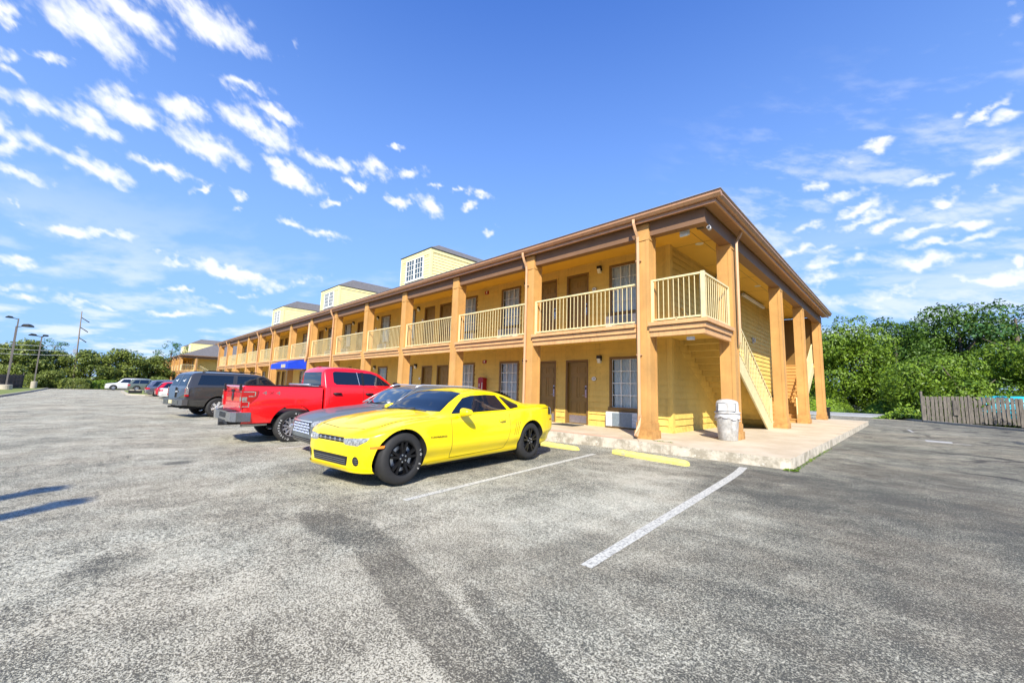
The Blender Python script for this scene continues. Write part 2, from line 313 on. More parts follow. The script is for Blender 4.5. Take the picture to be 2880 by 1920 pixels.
    lite = mixc(warm, lite, (.54, .495, .37))
    g = stone
    hs_ = nn('ShaderNodeVectorMath', operation='MULTIPLY'); l.new(mixc(stone, binder, lite), hs_.inputs[0]); hs_.inputs[1].default_value = (1, 1, 1)
    # cracks
    vc = nn('ShaderNodeTexVoronoi', feature='DISTANCE_TO_EDGE'); vc.inputs['Scale'].default_value = .23
    wz = nn('ShaderNodeTexNoise'); wz.inputs['Scale'].default_value = 1.3; wz.inputs['Detail'].default_value = 6; l.new(V, wz.inputs['Vector'])
    wv = nn('ShaderNodeVectorMath', operation='MULTIPLY_ADD'); l.new(wz.outputs['Color'], wv.inputs[0]); wv.inputs[1].default_value = (1.6, 1.6, 0); l.new(V, wv.inputs[2]); l.new(wv.outputs[0], vc.inputs['Vector'])
    crack = mth('MULTIPLY', mr(vc.outputs['Distance'], .026, .006), mr(mth('SUBTRACT', mth('MULTIPLY', X, 1.0), mth('MULTIPLY', Y, -.12)), 1.2, 2.6))
    farc = mth('MULTIPLY', mr(vc.outputs['Distance'], .010, .004), mr(X, -22, -32))
    crack = mth('MAXIMUM', crack, mth('MULTIPLY', farc, .7))
    fin = mixc(mth('MULTIPLY', crack, .8), hs_.outputs[0], (.045, .042, .042))
    l.new(fin, b.inputs['Base Color']); b.inputs['Roughness'].default_value = .9; b.inputs['Specular IOR Level'].default_value = .3
    bn = nn('ShaderNodeBump'); bn.inputs['Strength'].default_value = .75; bn.inputs['Distance'].default_value = .012
    l.new(mth('ADD', g, mth('MULTIPLY', crack, -1.5)), bn.inputs['Height']); l.new(bn.outputs[0], b.inputs['Normal'])
M['asphalt'] = rgb_noise_mat('asphalt', asphalt)
def walkmat(t, b):
    n = t.nodes; l = t.links
    tcn = n.new('ShaderNodeTexCoord'); V = tcn.outputs['Object']
    def noise(s, d=5, r=.65):
        q = n.new('ShaderNodeTexNoise'); q.inputs['Scale'].default_value = s; q.inputs['Detail'].default_value = d; q.inputs['Roughness'].default_value = r; l.new(V, q.inputs['Vector']); return q.outputs[0]
    def mr(x, a, c, lo=0, hi=1):
        q = n.new('ShaderNodeMapRange'); q.interpolation_type = 'SMOOTHSTEP'; l.new(x, q.inputs[0]); q.inputs[1].default_value = a; q.inputs[2].default_value = c; q.inputs[3].default_value = lo; q.inputs[4].default_value = hi; return q.outputs[0]
    def mixc(f, a, c):
        q = n.new('ShaderNodeMix'); q.data_type = 'RGBA'; l.new(f, q.inputs[0])
        for i, v in ((6, a), (7, c)):
            if isinstance(v, tuple): q.inputs[i].default_value = (*v, 1)
            else: l.new(v, q.inputs[i])
        return q.outputs[2]
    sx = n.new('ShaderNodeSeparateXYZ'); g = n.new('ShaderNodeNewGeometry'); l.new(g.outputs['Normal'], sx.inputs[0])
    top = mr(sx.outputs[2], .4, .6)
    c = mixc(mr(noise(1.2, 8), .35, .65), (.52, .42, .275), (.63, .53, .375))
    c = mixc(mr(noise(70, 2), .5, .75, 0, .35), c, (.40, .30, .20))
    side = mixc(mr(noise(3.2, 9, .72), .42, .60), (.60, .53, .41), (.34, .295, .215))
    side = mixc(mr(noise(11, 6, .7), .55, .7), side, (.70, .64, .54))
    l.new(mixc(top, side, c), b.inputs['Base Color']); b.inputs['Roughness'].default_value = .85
    bn = n.new('ShaderNodeBump'); bn.inputs['Strength'].default_value = .4; bn.inputs['Distance'].default_value = .01; l.new(noise(60, 5), bn.inputs['Height']); l.new(bn.outputs[0], b.inputs['Normal'])
M['walk'] = rgb_noise_mat('walk_concrete', walkmat)
def leafmat(name, c1, c2, trans=.18, rough=.5):
    m_ = bpy.data.materials.new(name); m_.use_nodes = True; t = m_.node_tree; n = t.nodes; l = t.links; b = n['Principled BSDF']
    at = n.new('ShaderNodeAttribute'); at.attribute_name = 'v'
    mxn = n.new('ShaderNodeMix'); mxn.data_type = 'RGBA'; l.new(at.outputs['Fac'], mxn.inputs[0]); mxn.inputs[6].default_value = (*c1, 1); mxn.inputs[7].default_value = (*c2, 1)
    l.new(mxn.outputs[2], b.inputs['Base Color']); b.inputs['Roughness'].default_value = rough; b.inputs['Specular IOR Level'].default_value = .35
    tr = n.new('ShaderNodeBsdfTranslucent'); l.new(mxn.outputs[2], tr.inputs[0]); ms = n.new('ShaderNodeMixShader'); ms.inputs[0].default_value = trans
    l.new(b.outputs[0], ms.inputs[1]); l.new(tr.outputs[0], ms.inputs[2]); l.new(ms.outputs[0], n['Material Output'].inputs[0]); return m_
M['leaf_vine'] = leafmat('vine_leaves', (.028, .08, .006), (.24, .36, .024))
M['leaf_dark'] = leafmat('tree_leaves', (.018, .058, .008), (.13, .235, .022))
M['leaf_olive'] = leafmat('olive_leaves', (.075, .12, .018), (.27, .31, .06))
M['leaf_pine'] = leafmat('pine_needles', (.035, .11, .03), (.12, .25, .075))
M['leaf_red'] = leafmat('bronze_leaves', (.07, .045, .03), (.15, .09, .06))
M['bark'] = mat('bark', (.11, .085, .06), .9, var=.3, vscale=6)
M['grass'] = mat('grass_ground', (.20, .24, .05), .95, var=.4, vscale=3, bump=.6, bscale=40)
M['soil'] = mat('soil', (.06, .07, .025), .95, var=.4, vscale=1.5, bump=.6, bscale=20)

# ================================================================ cloud layer: a high sheet of thin cloud, density held per vertex
def vnoise(x, y, seed):
    r_ = np.random.default_rng(seed); T = r_.random((256, 256)); xi = np.floor(x).astype(int); yi = np.floor(y).astype(int); fx = x-xi; fy = y-yi
    fx = fx*fx*(3-2*fx); fy = fy*fy*(3-2*fy); g = lambda a, c: T[a & 255, c & 255]
    return (g(xi, yi)*(1-fx)+g(xi+1, yi)*fx)*(1-fy)+(g(xi, yi+1)*(1-fx)+g(xi+1, yi+1)*fx)*fy
def fbm(x, y, sc, octv=5, rough=.55, seed=1):
    a = 1.0; t = 0; tot = 0; ca, sa = math.cos(.6), math.sin(.6)
    for o in range(octv):
        t = t+a*vnoise(x*sc, y*sc, seed+o); tot += a; a *= rough; sc *= 2.03; x, y = x*ca-y*sa, x*sa+y*ca
    return t/tot
def sst_(x, a, b): t = np.clip((x-a)/(b-a), 0, 1); return t*t*(3-2*t)
def clouds():
    naz, nel = 1150, 560; az = np.linspace(R(62), R(206), naz); el = np.linspace(0, 1, nel)**1.15*R(64)-R(.5)
    A, E = np.meshgrid(az, el); dx, dy, dz = np.cos(A)*np.cos(E), np.sin(A)*np.cos(E), np.sin(E)
    z = np.maximum(dz, 0)+.06; px, py = dx/z, dy/z
    ax, ay = A*np.cos(E*.6)+50, E*1.15+50; w1, w2 = fbm(ax, ay, 14, 4, .6, 3)-.5, fbm(ax, ay, 14, 4, .6, 13)-.5; v1, v2 = fbm(ax, ay, 55, 4, .6, 23)-.5, fbm(ax, ay, 55, 4, .6, 33)-.5
    A2 = A+(w1*.05+v1*.030)/np.cos(E); E2 = np.maximum(E+w2*.035+v2*.022, 0); z2 = np.sin(E2)+.06; qx, qy = np.cos(A2)*np.cos(E2)/z2, np.sin(A2)*np.cos(E2)/z2
    m_ = np.full(px.shape, -1.0)
    for (cx, cy, an, ra, rb, k) in CLOUDS:
        c, s_ = math.cos(an), math.sin(an); ux, uy = qx-cx, qy-cy
        r = np.hypot((ux*c+uy*s_)/(ra*1.28), (-ux*s_+uy*c)/(rb*1.34)); m_ = np.maximum(m_, k*(1-r))
    fb = fbm(ax, ay, 32, 6, .62, 43); d = sst_(m_+(fb-.5)*1.45, -.05, .88)*.92
    az0 = A
    # high broken cloud on the right, streaks low down everywhere
    rgt = sst_(az0, R(118), R(98))*sst_(dz, .02, .12)*sst_(dz, .62, .30)
    ripple = fbm(ax*.75+ay*.5, ay*1.9-ax*.9, 14, 6, .6, 57)
    d = np.maximum(d, sst_(ripple, .47, .80)*rgt*.55)
    low = sst_(dz, .40, .06); veil = fbm(px*.8+py*.5, py*1.5-px*.6, 1.3, 7, .6, 71)
    d = np.maximum(d, sst_(veil, .44, .72)*low*.60)
    fade = sst_(az0, R(62), R(68))*sst_(az0, R(206), R(200))*sst_(E, R(63), R(56))
    d = d*fade

    rad = 3200.0; V = np.stack([dx*rad, dy*rad, dz*rad], -1).reshape(-1, 3)
    idx = np.arange(naz*nel).reshape(nel, naz); F = np.stack([idx[:-1, :-1], idx[:-1, 1:], idx[1:, 1:], idx[1:, :-1]], -1).reshape(-1, 4)
    keep = d.reshape(-1)[F].max(1) > .004; F = F[keep]
    me = bpy.data.meshes.new('clouds'); me.vertices.add(len(V)); me.vertices.foreach_set('co', V.astype(np.float32).ravel()); nf = len(F)
    me.loops.add(nf*4); me.loops.foreach_set('vertex_index', F.astype(np.int32).ravel()); me.polygons.add(nf)
    me.polygons.foreach_set('loop_start', np.arange(0, nf*4, 4, dtype=np.int32)); me.polygons.foreach_set('loop_total', np.full(nf, 4, dtype=np.int32))
    at = me.attributes.new('cover', 'FLOAT', 'POINT'); at.data.foreach_set('value', d.reshape(-1).astype(np.float32)); me.update()
    m2 = bpy.data.materials.new('cloud'); m2.use_nodes = True; t = m2.node_tree; t.nodes.clear(); o = t.nodes.new('ShaderNodeOutputMaterial')
    a = t.nodes.new('ShaderNodeAttribute'); a.attribute_name = 'cover'; e = t.nodes.new('ShaderNodeEmission'); e.inputs[0].default_value = (.97, .985, 1, 1); e.inputs[1].default_value = .74
    tr = t.nodes.new('ShaderNodeBsdfTransparent'); ms = t.nodes.new('ShaderNodeMixShader'); t.links.new(a.outputs['Fac'], ms.inputs[0]); t.links.new(tr.outputs[0], ms.inputs[1]); t.links.new(e.outputs[0], ms.inputs[2]); t.links.new(ms.outputs[0], o.inputs[0])
    m2.cycles.emission_sampling = 'NONE' if hasattr(m2.cycles, 'emission_sampling') else None
    me.materials.append(m2); ob = bpy.data.objects.new('clouds', me); COL.objects.link(ob); tag(ob, kind='structure')
clouds()

# ================================================================ ground
def grid_sheet(name, xs, ys, zf, m_, keep=None):
    b = MB(); idx = {}
    for j, y in enumerate(ys):
        for i, x in enumerate(xs): idx[i, j] = len(b.v); b.v.append((x, y, zf(x, y)))
    for j in range(len(ys)-1):
        for i in range(len(xs)-1):
            b.f.append([idx[i, j], idx[i+1, j], idx[i+1, j+1], idx[i, j+1]]); b.m.append(0); b.sm.append(True)
    return b.build(name, m_)
def sst(t): t = max(0, min(1, t)); return t*t*(3-2*t)
xs_ = [-900, -400, -200, -140] + list(np.arange(-110, -4, 3.0)) + [-4, 0, 4, 8, 20, 60, 200, 900]
ys_ = [-900, -300, -100, -40, -20, -10, 0, 10, 20, 30, 38, 39.5, 41, 44, 60, 100, 300, 900]
g_ = grid_sheet('ground', xs_, ys_, lambda x, y: zg(x)-.06-.38*sst((y-39)/2.5), M['soil']); tag(g_, kind='structure')
# the parking lot: one asphalt sheet following the fall of the ground
def lot():
    xs = [-91.5] + list(np.arange(-90, -5, 2.5)) + [-5, -3, -1, 1, 3, 5, 8, 14, 40]
    def yb(x):   # back edge of the asphalt
        if x < -2.4: return 44.0 - max(0, (-2.4 - x))*.9 if x > -8 else 39.0
        if x < 0.6: return 44.0-(x+2.4)*2.2
        return max(24, 37.4-(x-.6)*1.75)
    def yf(x): return -5.45 if x < -66 else (-5.45 - (x+66)*.012 if x < -50 else -5.64-(x+50)*.6)
    b = MB(); n = 10; cols = []
    for x in xs:
        c = []
        for j in range(n+1):
            y = yf(x)+(yb(x)-yf(x))*j/n; c.append(len(b.v)); b.v.append((x, y, zg(x)))
        cols.append(c)
    for i in range(len(cols)-1):
        for j in range(n): b.f.append([cols[i][j], cols[i+1][j], cols[i+1][j+1], cols[i][j+1]]); b.m.append(0); b.sm.append(True)
    return tag(b.build('parking_lot', M['asphalt']), kind='structure')
lot()
# walkway slab round the motel
b = MB(); pf = [(-62.5, 8.83), (-1.80, 9.06), (-1.64, 9.12), (-1.62, 9.3), (-1.60, 28.8), (-1.75, 28.95), (-62.5, 28.95)]
b.prism(pf, 2, -.55, .2)
wk = tag(b.build('pavement', M['walk']), kind='structure')
# faded red strip along the edge, slab joints
M['strip'] = mat('faded_red_paint', (.62, .27, .17), .85, var=.3, vscale=12, var2=(.66, .46, .31))
b = MB(); b.quad((-60, 9.02, .204), (-5.12, 9.17, .204), (-5.22, 9.32, .204), (-60, 9.18, .204))
tag(b.build('red_kerb_marking', M['strip']), kind='structure')
M['joint'] = mat('joint_dirt', (.26, .20, .13), .9)
b = MB()
b.quad((-4.62, 9.03, .2035), (-4.61, 9.03, .2035), (-4.98, 9.66, .2035), (-4.99, 9.66, .2035))
for y in (14.4, 19.6, 24.6): b.quad((-4.9, y, .2035), (-1.62, y, .2035), (-1.62, y+.012, .2035), (-4.9, y+.012, .2035))
for x in np.arange(-8.9, -60, -4.1): b.quad((x, 8.99, .2035), (x+.012, 8.99, .2035), (x+.012, 11.75, .2035), (x, 11.75, .2035))
tag(b.build('pavement_joints', M['joint']), kind='structure')
# parking stripes, worn white paint
def wornpaint(t, b_):
    n = t.nodes; l = t.links; tcn = n.new('ShaderNodeTexCoord')
    q = n.new('ShaderNodeTexNoise'); q.inputs['Scale'].default_value = 38; q.inputs['Detail'].default_value = 6; q.inputs['Roughness'].default_value = .7; l.new(tcn.outputs['Object'], q.inputs['Vector'])
    r = n.new('ShaderNodeMapRange'); l.new(q.outputs[0], r.inputs[0]); r.inputs[1].default_value = .38; r.inputs[2].default_value = .52
    mm = n.new('ShaderNodeMix'); mm.data_type = 'RGBA'; l.new(r.outputs[0], mm.inputs[0]); mm.inputs[6].default_value = (.22, .215, .19, 1); mm.inputs[7].default_value = (.58, .565, .48, 1)
    l.new(mm.outputs[2], b_.inputs['Base Color']); b_.inputs['Roughness'].default_value = .8
M['paint'] = rgb_noise_mat('worn_white_paint', wornpaint)
def stripe(pts, w0, w1=None, name='parking_stripe'):
    w1 = w1 or w0; b = MB(); n = len(pts); L_ = []; Rr = []
    for i, (x, y) in enumerate(pts):
        a = Vector(pts[max(0, i-1)]); c = Vector(pts[min(n-1, i+1)]); d = (c-a).normalized(); w = w0+(w1-w0)*i/(n-1)+random.uniform(-.006, .006)
        L_.append((x-d.y*w/2, y+d.x*w/2, zg(x)+.005)); Rr.append((x+d.y*w/2, y-d.x*w/2, zg(x)+.005))
    for i in range(n-1): b.quad(L_[i], Rr[i], Rr[i+1], L_[i+1])
    return tag(b.build(name, M['paint']), kind='structure')
def seg(x0, y0, x1, y1, n=8): return [(x0+(x1-x0)*t/n, y0+(y1-y0)*t/n) for t in range(n+1)]
stripe(seg(-1.845, 2.74, -2.16, 7.35)+[(-2.22, 8.0), (-2.30, 8.62)], .10, .14)
stripe(seg(-4.36, 2.66, -5.0, 7.73), .10)
for x in (-7.75, -10.55, -13.7, -16.4, -19.3, -22.2, -25.3, -28.4, -31.6, -34.8, -38.0, -41.2, -44.4, -47.6, -50.8, -54.0): stripe(seg(x+.25, 2.95, x-.25, 7.9), .10)

# grass verge and kerb on the far left, island
b = MB(); pts = [(-30, -18.2), (-40, -11.9), (-50, -5.95), (-52, -5.78), (-66, -5.6), (-80, -5.58), (-92, -5.6)]
for i in range(len(pts)-1):
    (x0, y0), (x1, y1) = pts[i], pts[i+1]
    b.quad((x0, y0, zg(x0)+.13), (x0, y0-14, zg(x0)+.15), (x1, y1-14, zg(x1)+.15), (x1, y1, zg(x1)+.13))
tag(b.build('grass_verge', M['grass']), kind='structure')
b = MB()
for i in range(len(pts)-1):
    (x0, y0), (x1, y1) = pts[i], pts[i+1]
    z0, z1 = zg(x0), zg(x1)
    b.add([(x0, y0, z0-.1), (x0, y0, z0+.15), (x0, y0+.16, z0+.15), (x0, y0+.18, z0-.1), (x1, y1, z1-.1), (x1, y1, z1+.15), (x1, y1+.16, z1+.15), (x1, y1+.18, z1-.1)],
          [(0, 1, 5, 4), (1, 2, 6, 5), (2, 3, 7, 6)])
tag(b.build('kerb', M['concrete']), kind='structure')
# kerb at the back right and across the end of the lot
b = MB()
kp = [(-9, 41.5), (-2.3, 43.6), (-.6, 40.4), (.75, 37.5), (2.4, 34.6), (4.0, 31.8), (8.0, 24.9), (14, 24)]
for i in range(len(kp)-1):
    (x0, y0), (x1, y1) = kp[i], kp[i+1]; d = Vector((x1-x0, y1-y0)).normalized(); nx, ny = -d.y*.17, d.x*.17
    b.add([(x0, y0, -.1), (x0, y0, .11), (x0+nx, y0+ny, .11), (x0+nx, y0+ny, -.1), (x1, y1, -.1), (x1, y1, .11), (x1+nx, y1+ny, .11), (x1+nx, y1+ny, -.1)],
          [(0, 1, 5, 4), (1, 2, 6, 5), (2, 3, 7, 6)])
tag(b.build('kerb', M['concrete']), kind='structure')
b = MB(); zi = zg(-60)
isl = [(-57.6, 3.3), (-59.4, 2.15), (-60.5, 1.95), (-75.5, 1.9), (-77, 2.2), (-77.5, 3.4), (-77, 8.7), (-62.8, 8.7), (-58, 8.7)]
b.prism(isl, 2, zi-.2, zi+.14)
tag(b.build('kerb', M['concrete']), kind='structure')
b = MB(); cxi, cyi = -67.5, 5.2
b.prism([(cxi+(x-cxi)*.97, cyi+(y-cyi)*.93) for x, y in isl], 2, zi+.1, zi+.17)
tag(b.build('grass_island', M['grass']), kind='structure')

# ================================================================ motel
def lap_wall(b, axis, c, a0, a1, z0, z1, sgn, e=.2, lap=.034, zb=.2, mi=0):
    """clapboard courses on a wall; axis 1: wall at y=c facing sgn*y, spans x a0..a1; axis 0: wall at x=c facing sgn*x"""
    if a0 > a1: a0, a1 = a1, a0
    k = math.floor((z0-zb)/e)
    def P(a, off, z): return (a, c+sgn*off, z) if axis == 1 else (c+sgn*off, a, z)
    while zb+k*e < z1-1e-4:
        cz0 = zb+k*e; lo = max(z0, cz0); hi = min(z1, cz0+e)
        o0 = .004+lap*(1-(lo-cz0)/e); o1 = .004+lap*(1-(hi-cz0)/e)
        fl = (sgn < 0) == (axis == 1)
        q = [P(a0, o0, lo), P(a1, o0, lo), P(a1, o1, hi), P(a0, o1, hi)]
        b.quad(*(q if fl else q[::-1]), mi=mi)
        q = [P(a0, -.004, lo+.030), P(a1, -.004, lo+.030), P(a1, o0, lo), P(a0, o0, lo)]
        b.quad(*(q if fl else q[::-1]), mi=mi)
        if hi < z1-1e-4: q = [P(a0, o1, hi), P(a1, o1, hi), P(a1, -.004, hi+.032), P(a0, -.004, hi+.032)]; b.quad(*(q if fl else q[::-1]), mi=mi)
        k += 1
def rail_panel(b, p0, p1, z0, z1, n, post0=True, post1=False, w=.0155, mid=True):
    """picket railing between two plan points"""
    p0 = Vector(p0); p1 = Vector(p1); d = p1-p0; L_ = d.length; u = d/L_; s = (-u.y, u.x, 0)
    def at(t, z): q = p0+u*t; return (q.x, q.y, z)
    b.bar(at(0, z1-.03), at(L_, z1-.03), .055, .045, side=s); b.bar(at(0, z0+.02), at(L_, z0+.02), .04, .04, side=s)
    for i in range(n):
        t = L_*(i+.5)/n; b.bar(at(t, z0+.03), at(t, z1-.05), w, w, side=s)
    if post0: b.bar(at(.03, z0-.05), at(.03, z1-.01), .06, .06, side=s)
    if post1: b.bar(at(L_-.03, z0-.05), at(L_-.03, z1-.01), .06, .06, side=s)
    if mid: b.bar(at(L_/2, z0-.05), at(L_/2, z0+.02), .04, .04, side=s)

def text_obj(name, body, size, m_, parent, loc, rot, extrude=.001, align='CENTER', off=None, sx=1.0, font_shear=0):
    cu = bpy.data.curves.new(name, 'FONT'); cu.body = body; cu.size = size; cu.align_x = align; cu.align_y = 'CENTER'; cu.extrude = extrude; cu.shear = font_shear; cu.resolution_u = 3
    tmp = bpy.data.objects.new(name+'_tmp', cu); COL.objects.link(tmp)
    me = bpy.data.meshes.new_from_object(tmp.evaluated_get(bpy.context.evaluated_depsgraph_get())); bpy.data.objects.remove(tmp)
    me.materials.clear(); me.materials.append(m_)
    mtx = Matrix.Translation(Vector(loc)-(OFF if off is None else Vector(off))) @ (rot if isinstance(rot, Matrix) else Matrix.Rotation(rot[2], 4, 'Z') @ Matrix.Rotation(rot[1], 4, 'Y') @ Matrix.Rotation(rot[0], 4, 'X')) @ Matrix.Diagonal((sx, 1, 1, 1))
    me.transform(mtx); o = bpy.data.objects.new(name, me); COL.objects.link(o); o.parent = parent; return o

def motel(root, cols, dx, detail, dormers, xl, zb0, pipes, end_rail_far=True):
    """cols: x of the front columns (right to left); everything else relative to the right-hand corner + dx"""
    WY = 11.8; WX = -4.97+dx; ZT = 5.9; DZ = 3.125
    def U(u):
        i = max(0, min(len(cols)-2, int(math.floor(u)))); return cols[i]+(cols[i+1]-cols[i])*(u-i)
    nb = len(cols)-1
    # ---- openings
    items = []   # (kind, xc, room index, u)
    for k in range((nb+1)//2):
        for kind, u in (('window', .415), ('door', .885), ('door', 1.235), ('window', 1.725)):
            if 2*k+u < nb: items.append((kind, U(2*k+u), 2*k+(1 if u > 1 else 0), 2*k+u))
    xend = xl+1.4
    for fl, z0 in ((0, .2), (1, DZ)):
        zt = 3.0 if fl == 0 else ZT; dzf = fl*3.13
        ops = []
        for kind, xc, rm, u in items:
            if detail and fl == 0 and 5.95 < u < 7.0: continue
            if kind == 'door': ops.append((xc-.49, xc+.49, z0, 2.45+dzf, kind, rm, xc))
            else: ops.append((xc-.53, xc+.53, .72+dzf, 2.50+dzf, kind, rm, xc))
        if detail and fl == 0: ops.append((U(6.93), U(6.12), .2, 2.75, 'entrance', 0, U(6.5)))
        ops.sort(key=lambda o: -o[0])
        b = MB(); x = WX
        for o in ops:
            lap_wall(b, 1, WY, o[1], x, z0, zt, -1); lap_wall(b, 1, WY, o[0], o[1], o[3], zt, -1)
            if o[2] > z0+.01: lap_wall(b, 1, WY, o[0], o[1], z0, o[2], -1)
            x = o[0]
        lap_wall(b, 1, WY, xend, x, z0, zt, -1)
        if fl == 0:
            b.box(WX-.11, WX+.035, WY-.035, WY-.0, .2, 3.0); b.box(WX, WX+.035, WY, WY+.12, .2, 3.0)
        else:
            b.box(WX-.11, WX+.035, WY-.035, WY, DZ, ZT); b.box(WX, WX+.035, WY, WY+.12, DZ, ZT)
        b.build('wall', M['siding'], root)
        # ---- doors, windows
        for (x0, x1, za, zb_, kind, rm, xc) in ops:
            if kind == 'door':
                b = MB(); f = .075
                b.box(x0, x0+f, WY-.035, WY+.11, za, zb_); b.box(x1-f, x1, WY-.035, WY+.11, za, zb_); b.box(x0+f, x1-f, WY-.035, WY+.11, zb_-f, zb_)
                b.box(x0-.02, x0, WY-.045, WY+.02, za, zb_+.02, 1); b.box(x1, x1+.02, WY-.045, WY+.02, za, zb_+.02, 1); b.box(x0, x1, WY-.045, WY+.02, zb_, zb_+.02, 1)
                fr = b.build('door_frame', [M['trim'], M['siding']], root)
                b = MB(); yd = WY+.07; a0, a1, c0, c1 = x0+f+.004, x1-f-.004, za+.012, zb_-f-.006
                b.box(a0, a1, yd, yd+.04, c0, c1); w = a1-a0; hgt = c1-c0
                for px0, px1 in ((.13, .45), (.55, .87)):
                    for q0, q1 in ((.13, .36), (.42, .76), (.82, .93)):
                        m0, m1, n0, n1 = a0+w*px0, a0+w*px1, c0+hgt*q0, c0+hgt*q1
                        for (e0, e1, g0, g1) in ((m0, m1, n0, n0+.018), (m0, m1, n1-.018, n1), (m0, m0+.018, n0+.018, n1-.018), (m1-.018, m1, n0+.018, n1-.018)): b.box(e0, e1, yd-.010, yd, g0, g1)
                        b.box(m0+.035, m1-.035, yd-.007, yd, n0+.035, n1-.035)
                d = b.build('door', M['door'], root)
                if detail:
                    b = MB(); b.box(a0+.03, a1-.03, yd-.016, yd-.011, c0+.03, c0+.29); b.build('kick_plate', M['steel'], d)
                    hx = a1-.075 if rm % 2 == 0 or True else a0+.075
                    b = MB(); b.box(hx-.035, hx+.035, yd-.035, yd-.011, za+.93, za+1.34, 0); b.tube([(hx, yd-.03, za+1.0), (hx, yd-.075, za+1.0), (hx-.11, yd-.075, za+1.0)], .012, 8)
                    b.box(hx-.022, hx+.022, yd-.045, yd-.035, za+1.20, za+1.29, 1); b.tube([(hx, yd-.035, za+1.12), (hx, yd-.055, za+1.12)], .02, 10)
                    b.build('door_handle', [M['steel'], M['black']], d)
            elif kind == 'window':
                ac0 = za; sill = za+.14; b = MB(); f = .085
                b.box(x0-.04, x0+f-.04, WY-.05, WY+.06, sill, zb_); b.box(x1-f+.04, x1+.04, WY-.05, WY+.06, sill, zb_); b.box(x0+f-.04, x1-f+.04, WY-.05, WY+.06, zb_-f, zb_)
                wf = b.build('window', M['trim'], root)
                b = MB(); b.box(x0-.07, x1+.07, WY-.09, WY+.04, za, sill); b.build('window_sill', M['trim'], wf)
                g0, g1, h0, h1 = x0+f-.04, x1-f+.04, sill, zb_-f
                b = MB(); t_ = .014
                for i in range(4): xx = g0+(g1-g0)*i/3; b.box(xx-t_, xx+t_, WY-.004, WY+.012, h0, h1)
                for i in range(5): zz_ = h0+(h1-h0)*i/4; b.box(g0, g1, WY-.007, WY-.0045, zz_-t_, zz_+t_)
                b.build('window_grid', M['white_frame'], wf)
                b = MB(); b.quad((g0, WY+.02, h0), (g1, WY+.02, h0), (g1, WY+.02, h1), (g0, WY+.02, h1)); b.build('pane', M['pane'], wf)
                b = MB(); n = 44; ph = random.random()*6; vs = []
                gap = random.uniform(.35, .6)
                for i in range(n+1):
                    xx = g0+(g1-g0)*i/n; yy = WY+.085+.018*math.sin(i*1.25+ph)+.015*math.sin(i*.53+ph*2)
                    vs += [(xx, yy, h0-.05), (xx, yy+.01*math.sin(i*.9), h1+.05)]
                b.add(vs, [(2*i, 2*i+2, 2*i+3, 2*i+1) for i in range(n)], 0, True)
                b.box(g0-.1, g1+.1, WY+.45, WY+.47, h0-.1, h1+.1, 1)
                b.build('curtain', [M['curtain'], M['room']], wf)
                if detail:
                    b = MB(); a0, a1 = x0-.08, x1+.02; az0, az1 = za-.46, za-.005
                    b.box(a0, a1, WY-.20, WY-.0, az0, az1, 1); b.box(a0+.02, a1-.02, WY-.16, WY, az0-.10, az0, 0)
                    b.box(a0+.24, a1-.24, WY-.215, WY-.2005, az0+.015, az1-.02, 2)
                    for i in range(15): zc = az0+.03+i*(az1-az0-.06)/15; b.box(a0+.25, a1-.25, WY-.226, WY-.2155, zc, zc+.011, 2)
                    for i in range(11):
                        zc = az0+.03+i*(az1-az0-.06)/11
                        for (e0, e1) in ((a0+.02, a0+.22), (a1-.22, a1-.02)): b.box(e0, e1, WY-.206, WY-.2005, zc, zc+.018, 1)
                    b.build('air_conditioner', [M['trim'], M['ac_side'], M['ac']], root)
            else:
                b = MB()
                b.box(x0, x1, WY+.0, WY+.1, zb_-.1, zb_, 0); b.box(x0, x0+.08, WY-.02, WY+.1, .2, zb_-.1, 0); b.box(x1-.08, x1, WY-.02, WY+.1, .2, zb_-.1, 0)
                xm = (x0+x1)/2
                for q in (x0+.9, xm, x1-.9): b.box(q-.03, q+.03, WY, WY+.08, .2, zb_-.1, 0)
                e = b.build('entrance_doors', M['gutter'], root)
                b = MB(); b.quad((x0, WY+.04, .2), (x1, WY+.04, .2), (x1, WY+.04, zb_), (x0, WY+.04, zb_)); b.build('pane', M['pane'], e)
                b = MB(); n = 60; vs = []
                for i in range(n+1):
                    xx = x0+(x1-x0)*i/n; vs += [(xx, WY+.3+.04*math.sin(i*1.1), .2), (xx, WY+.3+.04*math.sin(i*1.1), zb_)]
                b.add(vs, [(2*i, 2*i+2, 2*i+3, 2*i+1) for i in range(n)], 0, True); b.build('curtain', mat('brown_drape', (.12, .075, .04), .9, var=.3, vscale=3), e)
